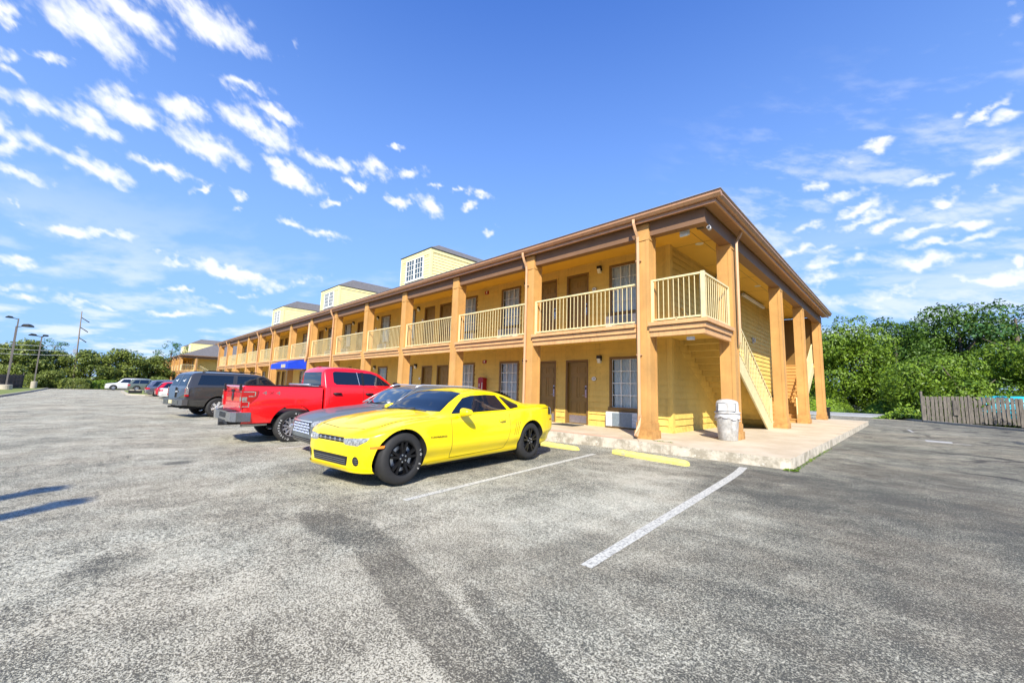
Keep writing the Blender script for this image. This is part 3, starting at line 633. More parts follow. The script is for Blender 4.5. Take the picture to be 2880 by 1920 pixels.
        # ---- small fittings
        if detail:
            for rm in range(nb):
                u = rm+(.65 if rm % 2 == 0 else .50); uo = rm+(.708 if rm % 2 == 0 else .40)
                if fl == 0 and rm == 6: continue
                xx = U(u); zc = 2.44+dzf; b = MB()
                b.box(xx-.075, xx+.075, WY-.10, WY-.01, zc-.05, zc+.12, 0); b.box(xx-.075, xx+.075, WY-.14, WY-.101, zc+.02, zc+.12, 0)
                lp = b.build('wall_lamp', M['black'], root)
                b = MB(); b.add([(xx-.06, WY-.14, zc+.018), (xx+.06, WY-.14, zc+.018), (xx+.06, WY-.09, zc-.13), (xx-.06, WY-.09, zc-.13), (xx-.06, WY-.02, zc+.018), (xx+.06, WY-.02, zc+.018), (xx+.06, WY-.02, zc-.13), (xx-.06, WY-.02, zc-.13)],
                                [(0, 3, 2, 1), (0, 1, 5, 4), (2, 3, 7, 6), (0, 4, 7, 3), (1, 2, 6, 5)]); b.build('lamp_glass', M['lens'], lp)
                if rm < 6:
                    xo = U(uo); zo = 1.78+dzf; b = MB(); pr = []
                    for k in range(20): pr.append((xo+.085*math.cos(2*PI*k/20), zo+.068*math.sin(2*PI*k/20)))
                    b.prism(pr, 1, WY-.045, WY-.02, 0); b.prism([(xo+(p[0]-xo)*1.12, zo+(p[1]-zo)*1.12) for p in pr], 1, WY-.036, WY-.018, 1)
                    pl = b.build('number_plate', [M['white'], M['trim']], root)
                    if rm < 3: text_obj('lettering', str((108 if fl == 0 else 208)-rm), .062, M['under'], pl, (xo, WY-.048, zo), (R(90), 0, 0), .0012)
            for ub in (2.08,):
                xx = U(ub)-0.1; zc = 2.52+dzf; b = MB(); b.box(xx-.11, xx+.11, WY-.06, WY-.01, zc-.07, zc+.07); b.box(xx-.03, xx+.03, WY-.062, WY-.06, zc-.05, zc+.05, 1)
                b.build('fire_alarm', [M['red_box'], M['lens']], root)
    # ---- side wall with clapboards
    b = MB(); lap_wall(b, 0, WX, 11.92, 27.6, .2, ZT, 1); b.box(WX-.1, WX+.03, 27.6, 27.72, .2, ZT); b.build('wall', M['siding'], root)
    # solid core behind the cladding so nothing shows through
    b = MB(); b.box(xend, WX-.02, 27.5, 27.6, zb0, ZT); b.box(xend, xend+.1, WY+.03, 27.5, zb0, ZT); b.box(xend+.1, WX-.02, 12.6, 12.65, zb0, ZT); b.build('wall_core', M['siding'], root)
    if not detail:
        b = MB(); b.box(xend, WX, WY+.0, WY+.03, zb0, .2); b.build('wall_base', M['siding'], root)
    # ---- walkway slab of the upper floor, ceilings
    X1 = -3.26+dx
    b = MB()
    b.box(xl+1.2, X1-.02, 9.78, WY-.005, 3.0, DZ-.004); b.box(WX+.005, X1-.02, WY-.005, 12.45, 3.0, DZ-.004)
    b.box(WX+.005, X1-.32, 27.1, 27.6, 3.0, DZ-.004)
    b.build('balcony_deck', M['ceiling'], root)
    b = MB()
    for i in range(nb):
        xa, xb = cols[i+1]+.19, cols[i]-.19
        b.box(xa, xb, 9.58, 9.80, 3.035, DZ); b.box(xa, xb, 9.645, 9.775, 2.905, 3.020); b.box(xa, xb, 9.69, 9.775, 2.766, 2.892); b.box(xa, xb, 9.70, 9.77, 2.80, 3.06)
    xa, xb = cols[0]+.19, X1
    for (o, z0, z1) in ((.08, 3.035, DZ), (.02, 2.905, 3.020), (-.02, 2.766, 2.892), (-.03, 2.80, 3.06)):
        b.box(xa, xb+o, 9.66-o, 9.80, z0, z1); b.box(X1-.12, X1+o, 9.80, 11.64, z0, z1)
    b.box(X1-.12, X1-.02, 12.2, 12.45, 2.766, DZ)
    b.build('balcony_fascia', M['fascia'], root)
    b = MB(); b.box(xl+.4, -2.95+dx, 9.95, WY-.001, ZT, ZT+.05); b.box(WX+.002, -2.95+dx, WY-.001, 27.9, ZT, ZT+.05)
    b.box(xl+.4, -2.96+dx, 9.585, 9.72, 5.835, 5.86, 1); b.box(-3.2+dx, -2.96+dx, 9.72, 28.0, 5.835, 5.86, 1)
    b.build('porch_ceiling', [M['ceiling'], M['soffit']], root)
    b = MB()
    for y in (10.9,): b.box(xl+.4, WX, y-.006, y+.006, ZT-.004, ZT-.001); b.box(xl+1.2, WX, y-.006, y+.006, 2.996, 2.999)
    for x in (-4.1+dx,): b.box(x-.006, x+.006, 9.95, 27.9, ZT-.004, ZT-.001)
    for y in np.arange(12.2, 27, 2.44): b.box(WX, -3.6+dx, y-.006, y+.006, ZT-.007, ZT-.0045)
    for y in np.arange(11.0, 28, 2.44): b.box(-3.19+dx, -2.97+dx, y-.006, y+.006, 5.831, 5.834)
    b.build('ceiling_joint', M['trim'], root)
    # ---- beams
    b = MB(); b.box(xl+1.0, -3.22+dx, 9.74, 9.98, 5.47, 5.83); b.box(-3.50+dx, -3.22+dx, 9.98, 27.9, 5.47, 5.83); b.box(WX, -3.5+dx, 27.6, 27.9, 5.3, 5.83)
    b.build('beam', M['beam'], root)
    # ---- columns
    ys = [11.70, 17.63, 22.15, 27.3]
    def column(x, y, name='column'):
        b = MB(); w, d = .175, .19
        b.box(x-w, x+w, y-d, y+d, .6, 5.80); b.box(x-.205, x+.205, y-d-.03, y+d+.03, .40, .60); b.box(x-.235, x+.235, y-d-.06, y+d+.06, zb0 if not detail else .2, .40)
        b.box(x+w-.075, x+w+.012, y-d-.012, y-d+.05, .6, 5.36); b.box(x-w-.012, x-w+.05, y-d-.012, y-d+.05, .6, 5.36)
        b.box(x+w-.03, x+w+.012, y-d+.051, y+d+.012, .6, 5.36) if False else b.box(x+w, x+w+.012, y+d-.06, y+d+.012, .6, 5.36)
        b.box(x-w-.02, x+w+.02, y-d-.02, y+d+.02, 5.36, 5.47); b.box(x-w-.01, x+w+.01, y-d-.01, y+d+.01, 5.475, 5.80)
        b.build(name, M['column'], root)
    for x in cols: column(x, 9.88)
    for y in ys: column(-3.41+dx, y+.21)
    # ---- railings
    for i in range(nb):
        xa, xb = cols[i+1]+.18, cols[i]-.18
        b = MB(); rail_panel(b, (xa, 9.80), (xb, 9.80), 3.19, 4.26, 27 if detail else 12); b.build('railing', M['rail'], root)
    b = MB(); rail_panel(b, (cols[0]+.18, 9.80), (-3.33+dx, 9.80), 3.19, 4.28, 10); b.build('railing', M['rail'], root)
    b = MB(); rail_panel(b, (-3.33+dx, 9.80), (-3.33+dx, 11.70), 3.19, 4.28, 13, True, True); b.bar((-3.33+dx, 9.80, DZ), (-3.33+dx, 9.80, 4.285), .085, .085); b.build('railing', M['rail'], root)
    # ---- stairs: front flight climbs toward the corner balcony, rear flight away from it
    for sg, y0, y1 in ((1, 17.30, 12.42), (-1, 22.2, 27.1)):
        n = 16; rise = (DZ-.2)/n; run = (y1-y0)/n; xi, xo = WX+.03, -3.64+dx
        b = MB()
        for i in range(n):
            ya = y0+run*i; z = .2+rise*(i+1); s_ = 1 if run > 0 else -1
            b.box(xi, xo, ya-.03*s_, ya+run+.01*s_, z-.045, z); b.box(xi, xo, ya, ya+.02*s_, z-rise, z-.045)
        st = b.build('stair', M['siding' if sg == 1 else 'column'], root)
        def slab(xa, xb, up, dn, mt, nm, ext=.05):
            b = MB(); dz = (DZ-.2)/(y1-y0)
            pts = [(y0, .2), (y0-run*0, .2+up), (y1, DZ+up-.0), (y1, DZ-dn), (y0+(dn-.0)/abs(dz)*(1 if run > 0 else -1), .2)]
            b.prism(pts, 0, xa, xb); return b.build(nm, mt, st)
        slab(xo, xo+.05, .10, .42, M['rail'], 'stringer'); slab(xi-.028, xi-.002, .10, .42, M['siding'], 'stringer')
        b = MB(); p0 = Vector((xo+.02, y0, .2)); p1 = Vector((xo+.02, y1, DZ)); m_ = 26
        b.bar(p0+Vector((0, 0, 1.12)), p1+Vector((0, 0, 1.12)), .05, .05); b.bar(p0+Vector((0, 0, .20)), p1+Vector((0, 0, .20)), .03, .03)
        for i in range(m_+1): q = p0.lerp(p1, i/m_); b.bar(q+Vector((0, 0, .12)), q+Vector((0, 0, 1.10)), .022, .022)
        b.bar(p0+Vector((0, 0, 0)), p0+Vector((0, 0, 1.14)), .06, .06); b.build('stair_railing', M['rail'], st)
        if sg == 1:
            b = MB(); b.bar((xi+.08, y0, 1.12), (xi+.08, y1, 4.05), .04, .04); b.build('handrail', M['rail'], st)
    b = MB(); b.box(WX+.03, -3.60+dx, 27.45, 27.55, DZ, 5.8); b.build('closet_wall', M['trim'], root)
    # ---- roof
    xr = -2.90+dx; yf, yb = 9.53, 28.1; ze = 6.0; p = .47; yr = (yf+yb)/2; zr = ze+(yr-yf)*p; hr = yr-yf
    A = (xl, yf, ze); B = (xr, yf, ze); Cc = (xr, yb, ze); D = (xl, yb, ze); E1 = (xl+hr, yr, zr); F = (xr-hr, yr, zr)
    b = MB(); b.quad(A, B, F, E1); b.quad(B, Cc, F); b.quad(Cc, D, E1, F); b.quad(D, A, E1)
    b.quad((xl, yf, ze-.035), (xl, yb, ze-.035), (xr, yb, ze-.035), (xr, yf, ze-.035))
    rf = b.build('roof', M['shingle'], root)
    b = MB(); gp = lambda o: [(o, 5.885), (o-.075, 5.885), (o-.125, 5.945), (o-.125, 5.99), (o-.14, 6.0), (o-.14, 6.018), (o-.11, 6.018), (o, 6.018)]
    # front gutter (profile in y,z) and right gutter (profile in x,z)
    b.prism([(yf+q[0], q[1]) for q in gp(0)], 0, xl, xr+.14); b.prism([(xr-q[0], q[1]) for q in gp(0)], 1, yf+.0005, yb)
    b.box(xl, xr-.001, yf+.002, yf+.05, 5.80, 5.88); b.box(xr-.05, xr-.002, yf+.05, yb, 5.80, 5.88)
    b.build('gutter', M['gutter'], rf)
    b = MB(); b.box(xl, xr+.16, yf-.16, yf-.10, 6.020, 6.032); b.box(xr+.10, xr+.16, yf-.10, yb, 6.020, 6.032)
    b.build('drip_edge', M['galv'], rf)
    # ---- downpipes
    for i in pipes:
        x = cols[i]-.12; b = MB()
        b.tube([(x, 9.44, 5.90), (x, 9.44, 5.80), (x+.02, 9.50, 5.62), (x+.03, 9.60, 5.46), (x+.03, 9.62, 5.3), (x+.03, 9.62, .75)], .047, 4)
        b.tube([(x+.03, 9.62, .80), (x+.03, 9.58, .50), (x+.03, 9.42, .27)], .05, 4)
        b.box(x-.035, x+.095, 9.60, 9.70, 4.8, 4.83); b.box(x-.035, x+.095, 9.60, 9.70, 2.3, 2.33)
        b.build('downpipe', M['downpipe'], root)
    x, y = -3.17+dx, 11.80
    b = MB(); b.tube([(x+.17, y+.10, 5.88), (x+.17, y+.10, 5.80), (x+.1, y+.1, 5.66), (x+.04, y+.1, 5.55), (x+.04, y+.1, 3.0), (x+.04, y+.1, 2.75)], .04, 4); b.build('downpipe', M['downpipe'], root)
    # ---- dormers
    for (xa, xb, zt) in dormers:
        yd = 12.5; zroof = lambda y: ze+(y-yf)*p; yback = yf+(zt-ze)/p; w = (xb-xa)/2; zr2 = zt+w*.62; ybr = min(yr, yf+(zr2-ze)/p)
        b = MB(); lap_wall(b, 1, yd, xa, xb, zroof(yd)-.05, zt, -1, .17, .028, zb=7.0)
        # side walls as stepped courses
        for sx, sgx in ((xb, 1), (xa, -1)):
            z = 7.0
            while z < zt:
                z1 = min(zt, z+.17); yb0 = yf+(z-ze)/p+.3
                yb0 = max(yd+.05, yb0); yb1 = max(yd+.05, yf+(z1-ze)/p+.3)
                if z1 > zroof(yd)-.1:
                    q = [(sx+sgx*.03, yd, z), (sx+sgx*.03, yb0, z), (sx+sgx*.004, yb1, z1), (sx+sgx*.004, yd, z1)]; q2 = [(sx, yd, z), (sx, yb0, z), (sx+sgx*.03, yb0, z), (sx+sgx*.03, yd, z)]
                    b.quad(*(q if sgx > 0 else q[::-1])); b.quad(*(q2 if sgx > 0 else q2[::-1]))
                z = z1
        dm = b.build('dormer', M['dormer'], root)
        b = MB(); e = .12; xm = (xa+xb)/2
        a_, b_, c_, d_ = (xa-e, yd-e, zt), (xb+e, yd-e, zt), (xb+e, yback+.6, zt), (xa-e, yback+.6, zt)
        b.quad(a_, b_, (xm, yd+w-.0, zr2)); b.quad(b_, c_, (xm, ybr, zr2), (xm, yd+w, zr2)); b.quad(d_, a_, (xm, yd+w, zr2), (xm, ybr, zr2)); b.quad(a_, d_, c_, b_)
        b.build('dormer_roof', M['shingle'], dm)
        b = MB(); b.box(xa-.03, xb+.03, yd-.05, yd-.03, zt-.34, zt-.20); b.box(xa-.05, xa+.1, yd-.052, yd-.03, zroof(yd)-.1, zt-.2); b.box(xb-.1, xb+.05, yd-.052, yd-.03, zroof(yd)-.1, zt-.2); b.box(xb+.03, xb+.052, yd-.05, yd+.10, zroof(yd)-.1, zt-.2)
        b.box(xa-.05, xb+.05, yd-.06, yd-.03, zt-.2, zt-.02); b.box(xb+.03, xb+.055, yd-.03, yback, zt-.22, zt-.02)
        b.build('dormer_trim', M['dormer'], dm)
        b = MB(); x0, x1, z0, z1 = xm-.98, xm+.92, 7.72, zt-.36
        for (u0, u1) in ((x0, xm-.03), (xm-.03, x1)):
            b.box(u0, u0+.07, yd-.08, yd-.03, z0, z1); b.box(u1-.07, u1, yd-.08, yd-.03, z0, z1)
            for k in (1, 2): xx = u0+.07+(u1-u0-.14)*k/3; b.box(xx-.015, xx+.015, yd-.068, yd-.045, z0, z1)
            for k in range(5): zz_ = z0+(z1-z0)*k/4; b.box(u0, u1, yd-.075, yd-.069, zz_-.018, zz_+.018)
        b.box(x0-.08, x1+.08, yd-.10, yd-.03, z0-.10, z0-.02)
        wd = b.build('dormer_window', M['white_frame'], dm)
        b = MB(); b.box(x0+.05, x1-.05, yd-.05, yd-.032, z0, z1); b.build('pane', mat('dull_glass', (.05, .075, .09), .15, spec=.8), wd)
    return U

# ---- the long motel in front
COLS = [-4.80, -8.81, -12.88, -16.88, -20.83, -24.98, -29.12, -33.44, -37.69, -41.99, -46.26, -50.59, -55.1, -59.8]
OFF = Vector((-33, 18.5, .2))
motel_root = empty('motel_building', OFF, 0, 'long two-storey yellow motel with orange columns and a blue awning beside the parked cars', 'motel')
U1 = motel(motel_root, COLS, 0.0, True, [(-22.3, -19.1, 9.32), (-35.6, -31.95, 9.25), (-49.7, -46.2, 9.35)], -61.9, -.5, (0, 1, 5, 8, 9, 12, 13))
# odd thick pipe at the awning column
b = MB(); x = COLS[6]-.05; b.tube([(x, 9.62, 5.5), (x, 9.60, 3.2), (x-.25, 9.5, 2.6), (x-.45, 9.45, 2.2)], .085, 8); b.build('downpipe', M['downpipe'], motel_root)
# awning over the entrance
b = MB(); x0, x1, ya, yb = -33.1, -29.25, 8.5, 9.64
b.add([(x0, ya, 2.33), (x1, ya, 2.33), (x1, yb, 2.33), (x0, yb, 2.33), (x0, ya, 2.66), (x1, ya, 2.66), (x1, ya+.55, 2.90), (x0, ya+.55, 2.90), (x1, yb, 2.97), (x0, yb, 2.97)],
      [(0, 1, 5, 4), (4, 5, 6, 7), (7, 6, 8, 9), (1, 2, 8, 6, 5), (3, 0, 4, 7, 9), (0, 3, 2, 1)])
aw = b.build('awning', M['blue'], motel_root)
b = MB(); b.box(-30.6, -29.75, ya-.03, ya-.004, 2.38, 2.61); b.build('awning_patch', M['concrete'], aw)
# security fittings at the corner balcony
b = MB(); b.tube([(-3.20, 9.98, 5.47), (-3.20, 9.98, 5.36)], .012, 6); b.tube([(-3.20, 9.98, 5.36), (-3.16, 9.80, 5.33)], .045, 10, 0); b.tube([(-3.158, 9.795, 5.33), (-3.156, 9.785, 5.33)], .034, 10, 1)
b.build('security_camera', [M['white'], M['black']], motel_root)
b = MB(); b.box(-3.95, -3.72, 10.05, 10.12, 5.38, 5.56); b.box(-3.93, -3.74, 10.0, 10.05, 5.34, 5.40); b.tube([(-3.83, 10.1, 5.56), (-3.83, 10.1, 5.9)], .015, 6); b.build('floodlight', M['lens'], motel_root)
b = MB(); b.box(-3.52, -3.36, 10.02, 10.12, 5.46, 5.53); b.tube([(-3.44, 10.07, 5.53), (-3.44, 10.07, 5.9)], .01, 6); b.tube([(-3.44, 10.07, 5.55), (-3.22, 9.97, 5.6)], .006, 5); b.build('sensor', M['black'], motel_root)
for (x, y) in ((-4.25, 12.3), (-4.25, 15.0), (-4.19, 18.7)):
    b = MB(); b.lathe([(.0, 5.899), (.06, 5.895), (.11, 5.89), (.12, 5.898)], (x, y, 0), 2, 16); b.build('ceiling_light', M['lens'], motel_root)
b = MB(); b.box(-4.93, -4.83, 19.2, 22.8, 5.70, 5.80); b.build('tube_light', M['white'], motel_root)
b = MB(); b.box(-4.93, -4.83, 15.9, 18.4, 5.70, 5.80); b.build('tube_light', M['white'], motel_root)
b = MB(); b.box(-3.78, -3.62, 9.9, 10.0, 2.66, 2.74); b.build('floodlight', M['white'], motel_root)
b = MB(); b.box(WXX := -4.94, -4.90, 20.6, 20.85, 3.75, 4.0); b.box(-4.90, -4.84, 20.66, 20.8, 3.8, 3.95); b.build('electric_box', M['galv'], motel_root)
# fire extinguisher cabinet
cx = U1(2.08)-.12
b = MB(); b.box(cx-.14, cx+.20, 11.56, 11.77, 1.10, 1.80); b.prism([(cx-.14, 1.80), (cx+.0, 1.84), (cx+.20, 1.80)], 1, 11.56, 11.77)
fc = b.build('extinguisher_cabinet', M['red_box'], motel_root)
b = MB(); b.box(cx+.105, cx+.15, 11.556, 11.5595, 1.2, 1.6); b.box(cx-.08, cx-.03, 11.556, 11.5595, 1.42, 1.56); b.box(cx-.07, cx-.03, 11.556, 11.5595, 1.2, 1.27); b.build('cabinet_label', M['lens'], fc)

# ---- the second motel wing beyond it
OFF = Vector((-112, 18.5, -.42))
wing = empty('motel_building', OFF, 0, 'distant yellow motel wing with grey hipped roof at the far left', 'motel')
C2 = [-4.80-91.4-4.05*i for i in range(13)]
motel(wing, C2, -91.4, False, [(-112.2, -108.7, 9.3), (-124.5, -121.0, 9.3)], -147.5, -.45, (0, 2, 4, 6))
OFF = Vector((0, 0, 0))

# ================================================================ vehicles
from mathutils.bvhtree import BVHTree
def pchip(xs, ys, x):
    n = len(xs); h = [xs[i+1]-xs[i] for i in range(n-1)]; d = [(ys[i+1]-ys[i])/h[i] for i in range(n-1)]
    m_ = [0]*n; m_[0] = d[0]; m_[-1] = d[-1]
    for i in range(1, n-1):
        if d[i-1]*d[i] > 0: w1 = 2*h[i]+h[i-1]; w2 = h[i]+2*h[i-1]; m_[i] = (w1+w2)/(w1/d[i-1]+w2/d[i])
    for i in range(n-1):
        if x <= xs[i+1] or i == n-2:
            t = (x-xs[i])/h[i]; return (2*t**3-3*t*t+1)*ys[i]+(t**3-2*t*t+t)*h[i]*m_[i]+(-2*t**3+3*t*t)*ys[i+1]+(t**3-t*t)*h[i]*m_[i+1]
def body_bm(rows, ny=84, chaikin=2, crown=.93):
    rows = sorted(rows); ys = [r[0] for r in rows]; cols = list(zip(*rows))
    L0, L1 = ys[0], ys[-1]
    samp = sorted(set([round(L0+(L1-L0)*(.5-.5*math.cos(PI*i/ny)), 4) for i in range(ny+1)]+[round(L0+(L1-L0)*i/ny, 4) for i in range(ny+1)]))
    bm = bmesh.new(); rings = []
    for y in samp:
        zb, wr, wm, zm, ws, zs, wt, zt, zc = [pchip(ys, cols[k], y) for k in range(1, 10)]
        half = [(0, zb), (wr*.6, zb), (wr*.95, zb), (wr, zb+.05), (wr+.012, zb+.5*(zm-zb)-.03), (wm-.006, zb+.72*(zm-zb)), (wm, zm), (wm+(ws-wm)*.35, zm+(zs-zm)*.5), (ws, zs-.02), (ws-.02, zs+.012), (wt+.02, zt-.02), (wt-.03, zt+.01), (wt*.5, zt+(zc-zt)*.85), (0, zc)]
        loop = [(-x, z) for x, z in half[1:-1]][::-1]
        pts = half + loop   # closed polygon starting bottom centre, going right side up, over the top, left side down
        for _ in range(chaikin):
            q = []
            for i in range(len(pts)):
                a, c = pts[i], pts[(i+1) % len(pts)]
                q += [(a[0]*.75+c[0]*.25, a[1]*.75+c[1]*.25), (a[0]*.25+c[0]*.75, a[1]*.25+c[1]*.75)]
            pts = q
        rings.append([bm.verts.new((x, y, z)) for x, z in pts])
    n = len(rings[0])
    for i in range(len(rings)-1):
        for k in range(n): bm.faces.new((rings[i][k], rings[i][(k+1) % n], rings[i+1][(k+1) % n], rings[i+1][k]))
    bm.faces.new(rings[0]); bm.faces.new(rings[-1][::-1])
    bmesh.ops.recalc_face_normals(bm, faces=bm.faces)
    for f in bm.faces: f.smooth = True
    return bm
def bm_obj(name, bm, mats, parent, sharp=38):
    me = bpy.data.meshes.new(name); bm.to_mesh(me); bm.free()
    for m_ in mats: me.materials.append(m_)
    if sharp: me.set_sharp_from_angle(angle=R(sharp))
    o = bpy.data.objects.new(name, me); COL.objects.link(o); o.parent = parent; return o
def cut(ob, cutters, dark):
    """boolean-difference cylinders (y, z, radius) out of both flanks"""
    ob.data.materials.append(dark)
    for (y, z, r, x0, x1) in cutters:
        b = MB(); b.lathe([(0.001, x0), (r, x0), (r, x1), (0.001, x1)], (0, y, z), 0, 40)
        c = b.build('cutter', dark, off=(0, 0, 0)); c.parent = ob.parent; bm = bmesh.new(); bm.from_mesh(c.data); bmesh.ops.remove_doubles(bm, verts=bm.verts, dist=.002); bmesh.ops.recalc_face_normals(bm, faces=bm.faces); bm.to_mesh(c.data); bm.free()
        md = ob.modifiers.new('cut', 'BOOLEAN'); md.operation = 'DIFFERENCE'; md.solver = 'EXACT'; md.object = c; md.material_mode = 'TRANSFER'
        dg = bpy.context.evaluated_depsgraph_get(); me = bpy.data.meshes.new_from_object(ob.evaluated_get(dg)); ob.modifiers.clear(); old = ob.data; ob.data = me; bpy.data.meshes.remove(old)
        me.name = ob.name; bpy.data.objects.remove(c)
    ob.data.set_sharp_from_angle(angle=R(38))
class Skin:
    """body surface that conforming panels (glass, lamps, seams) are cut from"""
    def __init__(s, rows, **k):
        s.bm = body_bm(rows, **k); s.bm.normal_update(); s.bvh = BVHTree.FromBMesh(s.bm)
    def panel(s, name, mt, parent, poly, axis, off=.004, lim=None, mirror=False, thick=0):
        """poly: convex 2D polygon; axis 0: (y,z) seen from the side with x>0 (or mirrored); axis 1: (x,z) seen from front/back; axis 2: (x,y) seen from above; lim: list of (co, no) extra planes keeping the positive side"""
        bm = s.bm.copy()
        for v in bm.verts: v.co += v.normal*off
        pls = []
        cx = sum(p[0] for p in poly)/len(poly); cy = sum(p[1] for p in poly)/len(poly)
        for i in range(len(poly)):
            a, c = poly[i], poly[(i+1) % len(poly)]; nx, ny_ = -(c[1]-a[1]), (c[0]-a[0])
            if nx*(cx-a[0])+ny_*(cy-a[1]) < 0: nx, ny_ = -nx, -ny_
            if axis == 0: pls.append(((0, a[0], a[1]), (0, nx, ny_)))
            elif axis == 1: pls.append(((a[0], 0, a[1]), (nx, 0, ny_)))
            else: pls.append(((a[0], a[1], 0), (nx, ny_, 0)))
        if axis == 0: pls.append(((.05, 0, 0), (1, 0, 0)))
        for co, no in (lim or []): pls.append((co, no))
        for co, no in pls:
            if mirror: co = (-co[0], co[1], co[2]); no = (-no[0], no[1], no[2])
            g = list(bm.verts)+list(bm.edges)+list(bm.faces)
            bmesh.ops.bisect_plane(bm, geom=g, plane_co=co, plane_no=Vector(no).normalized(), clear_inner=True)
        if not bm.faces: bm.free(); return None
        return bm_obj(name, bm, [mt], parent, None)
    def both(s, name, mt, parent, poly, off=.004, lim=None):
        for m_ in (False, True): s.panel(name, mt, parent, poly, 0, off, lim, m_)
    def side_x(s, y, z):
        h = s.bvh.ray_cast(Vector((3, y, z)), Vector((-1, 0, 0))); return h[0].x if h[0] else .95
    def front_y(s, x, z, sg=1):
        h = s.bvh.ray_cast(Vector((x, 6*sg, z)), Vector((0, -sg, 0))); return h[0].y if h[0] else None
def wheel(parent, x, y, rad, w, rim_r, style, steer=0, lettering=None):
    sg = 1 if x > 0 else -1; m_r = style['mat']
    holder = Vector((x, y, rad)); b = MB(); t = w/2
    prof = [(rim_r*.97, -t*.8), (rim_r, -t*.95), (rim_r+.03, -t), (rad-.05, -t*1.0), (rad-.015, -t*.88), (rad, -t*.7), (rad, t*.7), (rad-.015, t*.88), (rad-.05, t), (rim_r+.03, t), (rim_r, t*.95), (rim_r*.97, t*.8), (rim_r*.97, -t*.8)]
    b.lathe(prof, (0, 0, 0), 0, 48)
    for gx in (-t*.35, 0, t*.35): pass
    wh = b.build('wheel', M['rubber'], parent, off=(0, 0, 0)); wh.location = holder; wh.rotation_euler = (0, 0, steer)
    b = MB(); o = sg*t
    b.lathe([(rim_r*1.0, o*.98), (rim_r*1.005, o*.90), (rim_r*.95, o*.88), (rim_r*.93, o*.2), (rim_r*.9, -o*.8)], (0, 0, 0), 0, 48)
    b.lathe([(.001, o*.30), (rim_r*.90, o*.28)], (0, 0, 0), 0, 32, 1)
    b.lathe([(rim_r*.55, o*.40), (rim_r*.60, o*.42), (rim_r*.75, o*.40), (rim_r*.76, o*.35)], (0, 0, 0), 0, 32, 2)
    ns = style['n']; hubr = rim_r*.24
    for i in range(ns):
        a0 = 2*PI*i/ns+style.get('rot', .3)
        for da in style['da']:
            a1 = a0+da; a2 = a0+da*style.get('spread', 1.9)
            def pt(r, a, dx, wd, sd):
                return (o*dx, r*math.cos(a)-sd*wd*math.sin(a), r*math.sin(a)+sd*wd*math.cos(a))
            wi, wo = style['wi']*rim_r, style['wo']*rim_r
            vs = [pt(hubr, a1, .80, wi, -1), pt(hubr, a1, .80, wi, 1), pt(rim_r*.95, a2, .92, wo, 1), pt(rim_r*.95, a2, .92, wo, -1),
                  pt(hubr, a1, .45, wi*1.3, -1), pt(hubr, a1, .45, wi*1.3, 1), pt(rim_r*.95, a2, .55, wo*1.2, 1), pt(rim_r*.95, a2, .55, wo*1.2, -1)]
            fs = [(0, 1, 2, 3), (0, 4, 5, 1), (3, 2, 6, 7), (1, 5, 6, 2), (0, 3, 7, 4)]
            b.add(vs, fs if sg < 0 else [f[::-1] for f in fs], 0)
    b.lathe([(hubr*1.25, o*.45), (hubr*1.2, o*.80), (hubr*.95, o*.86), (.001, o*.88)], (0, 0, 0), 0, 24, 0)
    for i in range(5):
        a = 2*PI*i/5; b.lathe([(.012, o*.8), (.012, o*.90), (.001, o*.91)], (0, hubr*.85*math.cos(a), hubr*.85*math.sin(a)), 0, 8, 3)
    rm = b.build('rim', [m_r, M['under'], M['steel'], style.get('nut', M['chrome'])], wh, off=(0, 0, 0), sharp=35)
    if lettering:
        for body, ac in lettering:
            n = len(body); rr = (rim_r+rad)/2+.0
            for i, ch in enumerate(body):
                if ch == ' ': continue
                th = ac - sg*0 + (i-(n-1)/2)*.052/rr*1.25   # clockwise as seen from outside
                # outside viewer on +x: right hand = +y
                if sg > 0: ux, uz = math.cos(th), -math.sin(th); cxp, czp = math.sin(th)*rr, math.cos(th)*rr; X = Vector((0, ux, uz)); Yv = Vector((0, math.sin(th), math.cos(th))); Z = Vector((1, 0, 0)); pos = Vector((t+.004, cxp, czp))
                else: X = Vector((0, -math.cos(th), -math.sin(th))); Yv = Vector((0, -math.sin(th), math.cos(th))); Z = Vector((-1, 0, 0)); pos = Vector((-t-.004, -math.sin(th)*rr, math.cos(th)*rr))
                mt_ = Matrix((X, Yv, Z)).transposed().to_4x4()
                text_obj('lettering', ch, .062 if rad > .37 else .045, M['white'], wh, pos, mt_, .0006, off=(0, 0, 0))
    return wh
TXL = Matrix(((0, 0, -1, 0), (-1, 0, 0, 0), (0, 1, 0, 0), (0, 0, 0, 1)))   # text on the left flank (facing -x)
TXR = Matrix(((0, 0, 1, 0), (1, 0, 0, 0), (0, 1, 0, 0), (0, 0, 0, 1)))     # on the right flank (facing +x)
def paint(name, col, metal=0, rough=.28, coat=1.0):
    return mat(name, col, rough, metal=metal, coat=coat, spec=.5)
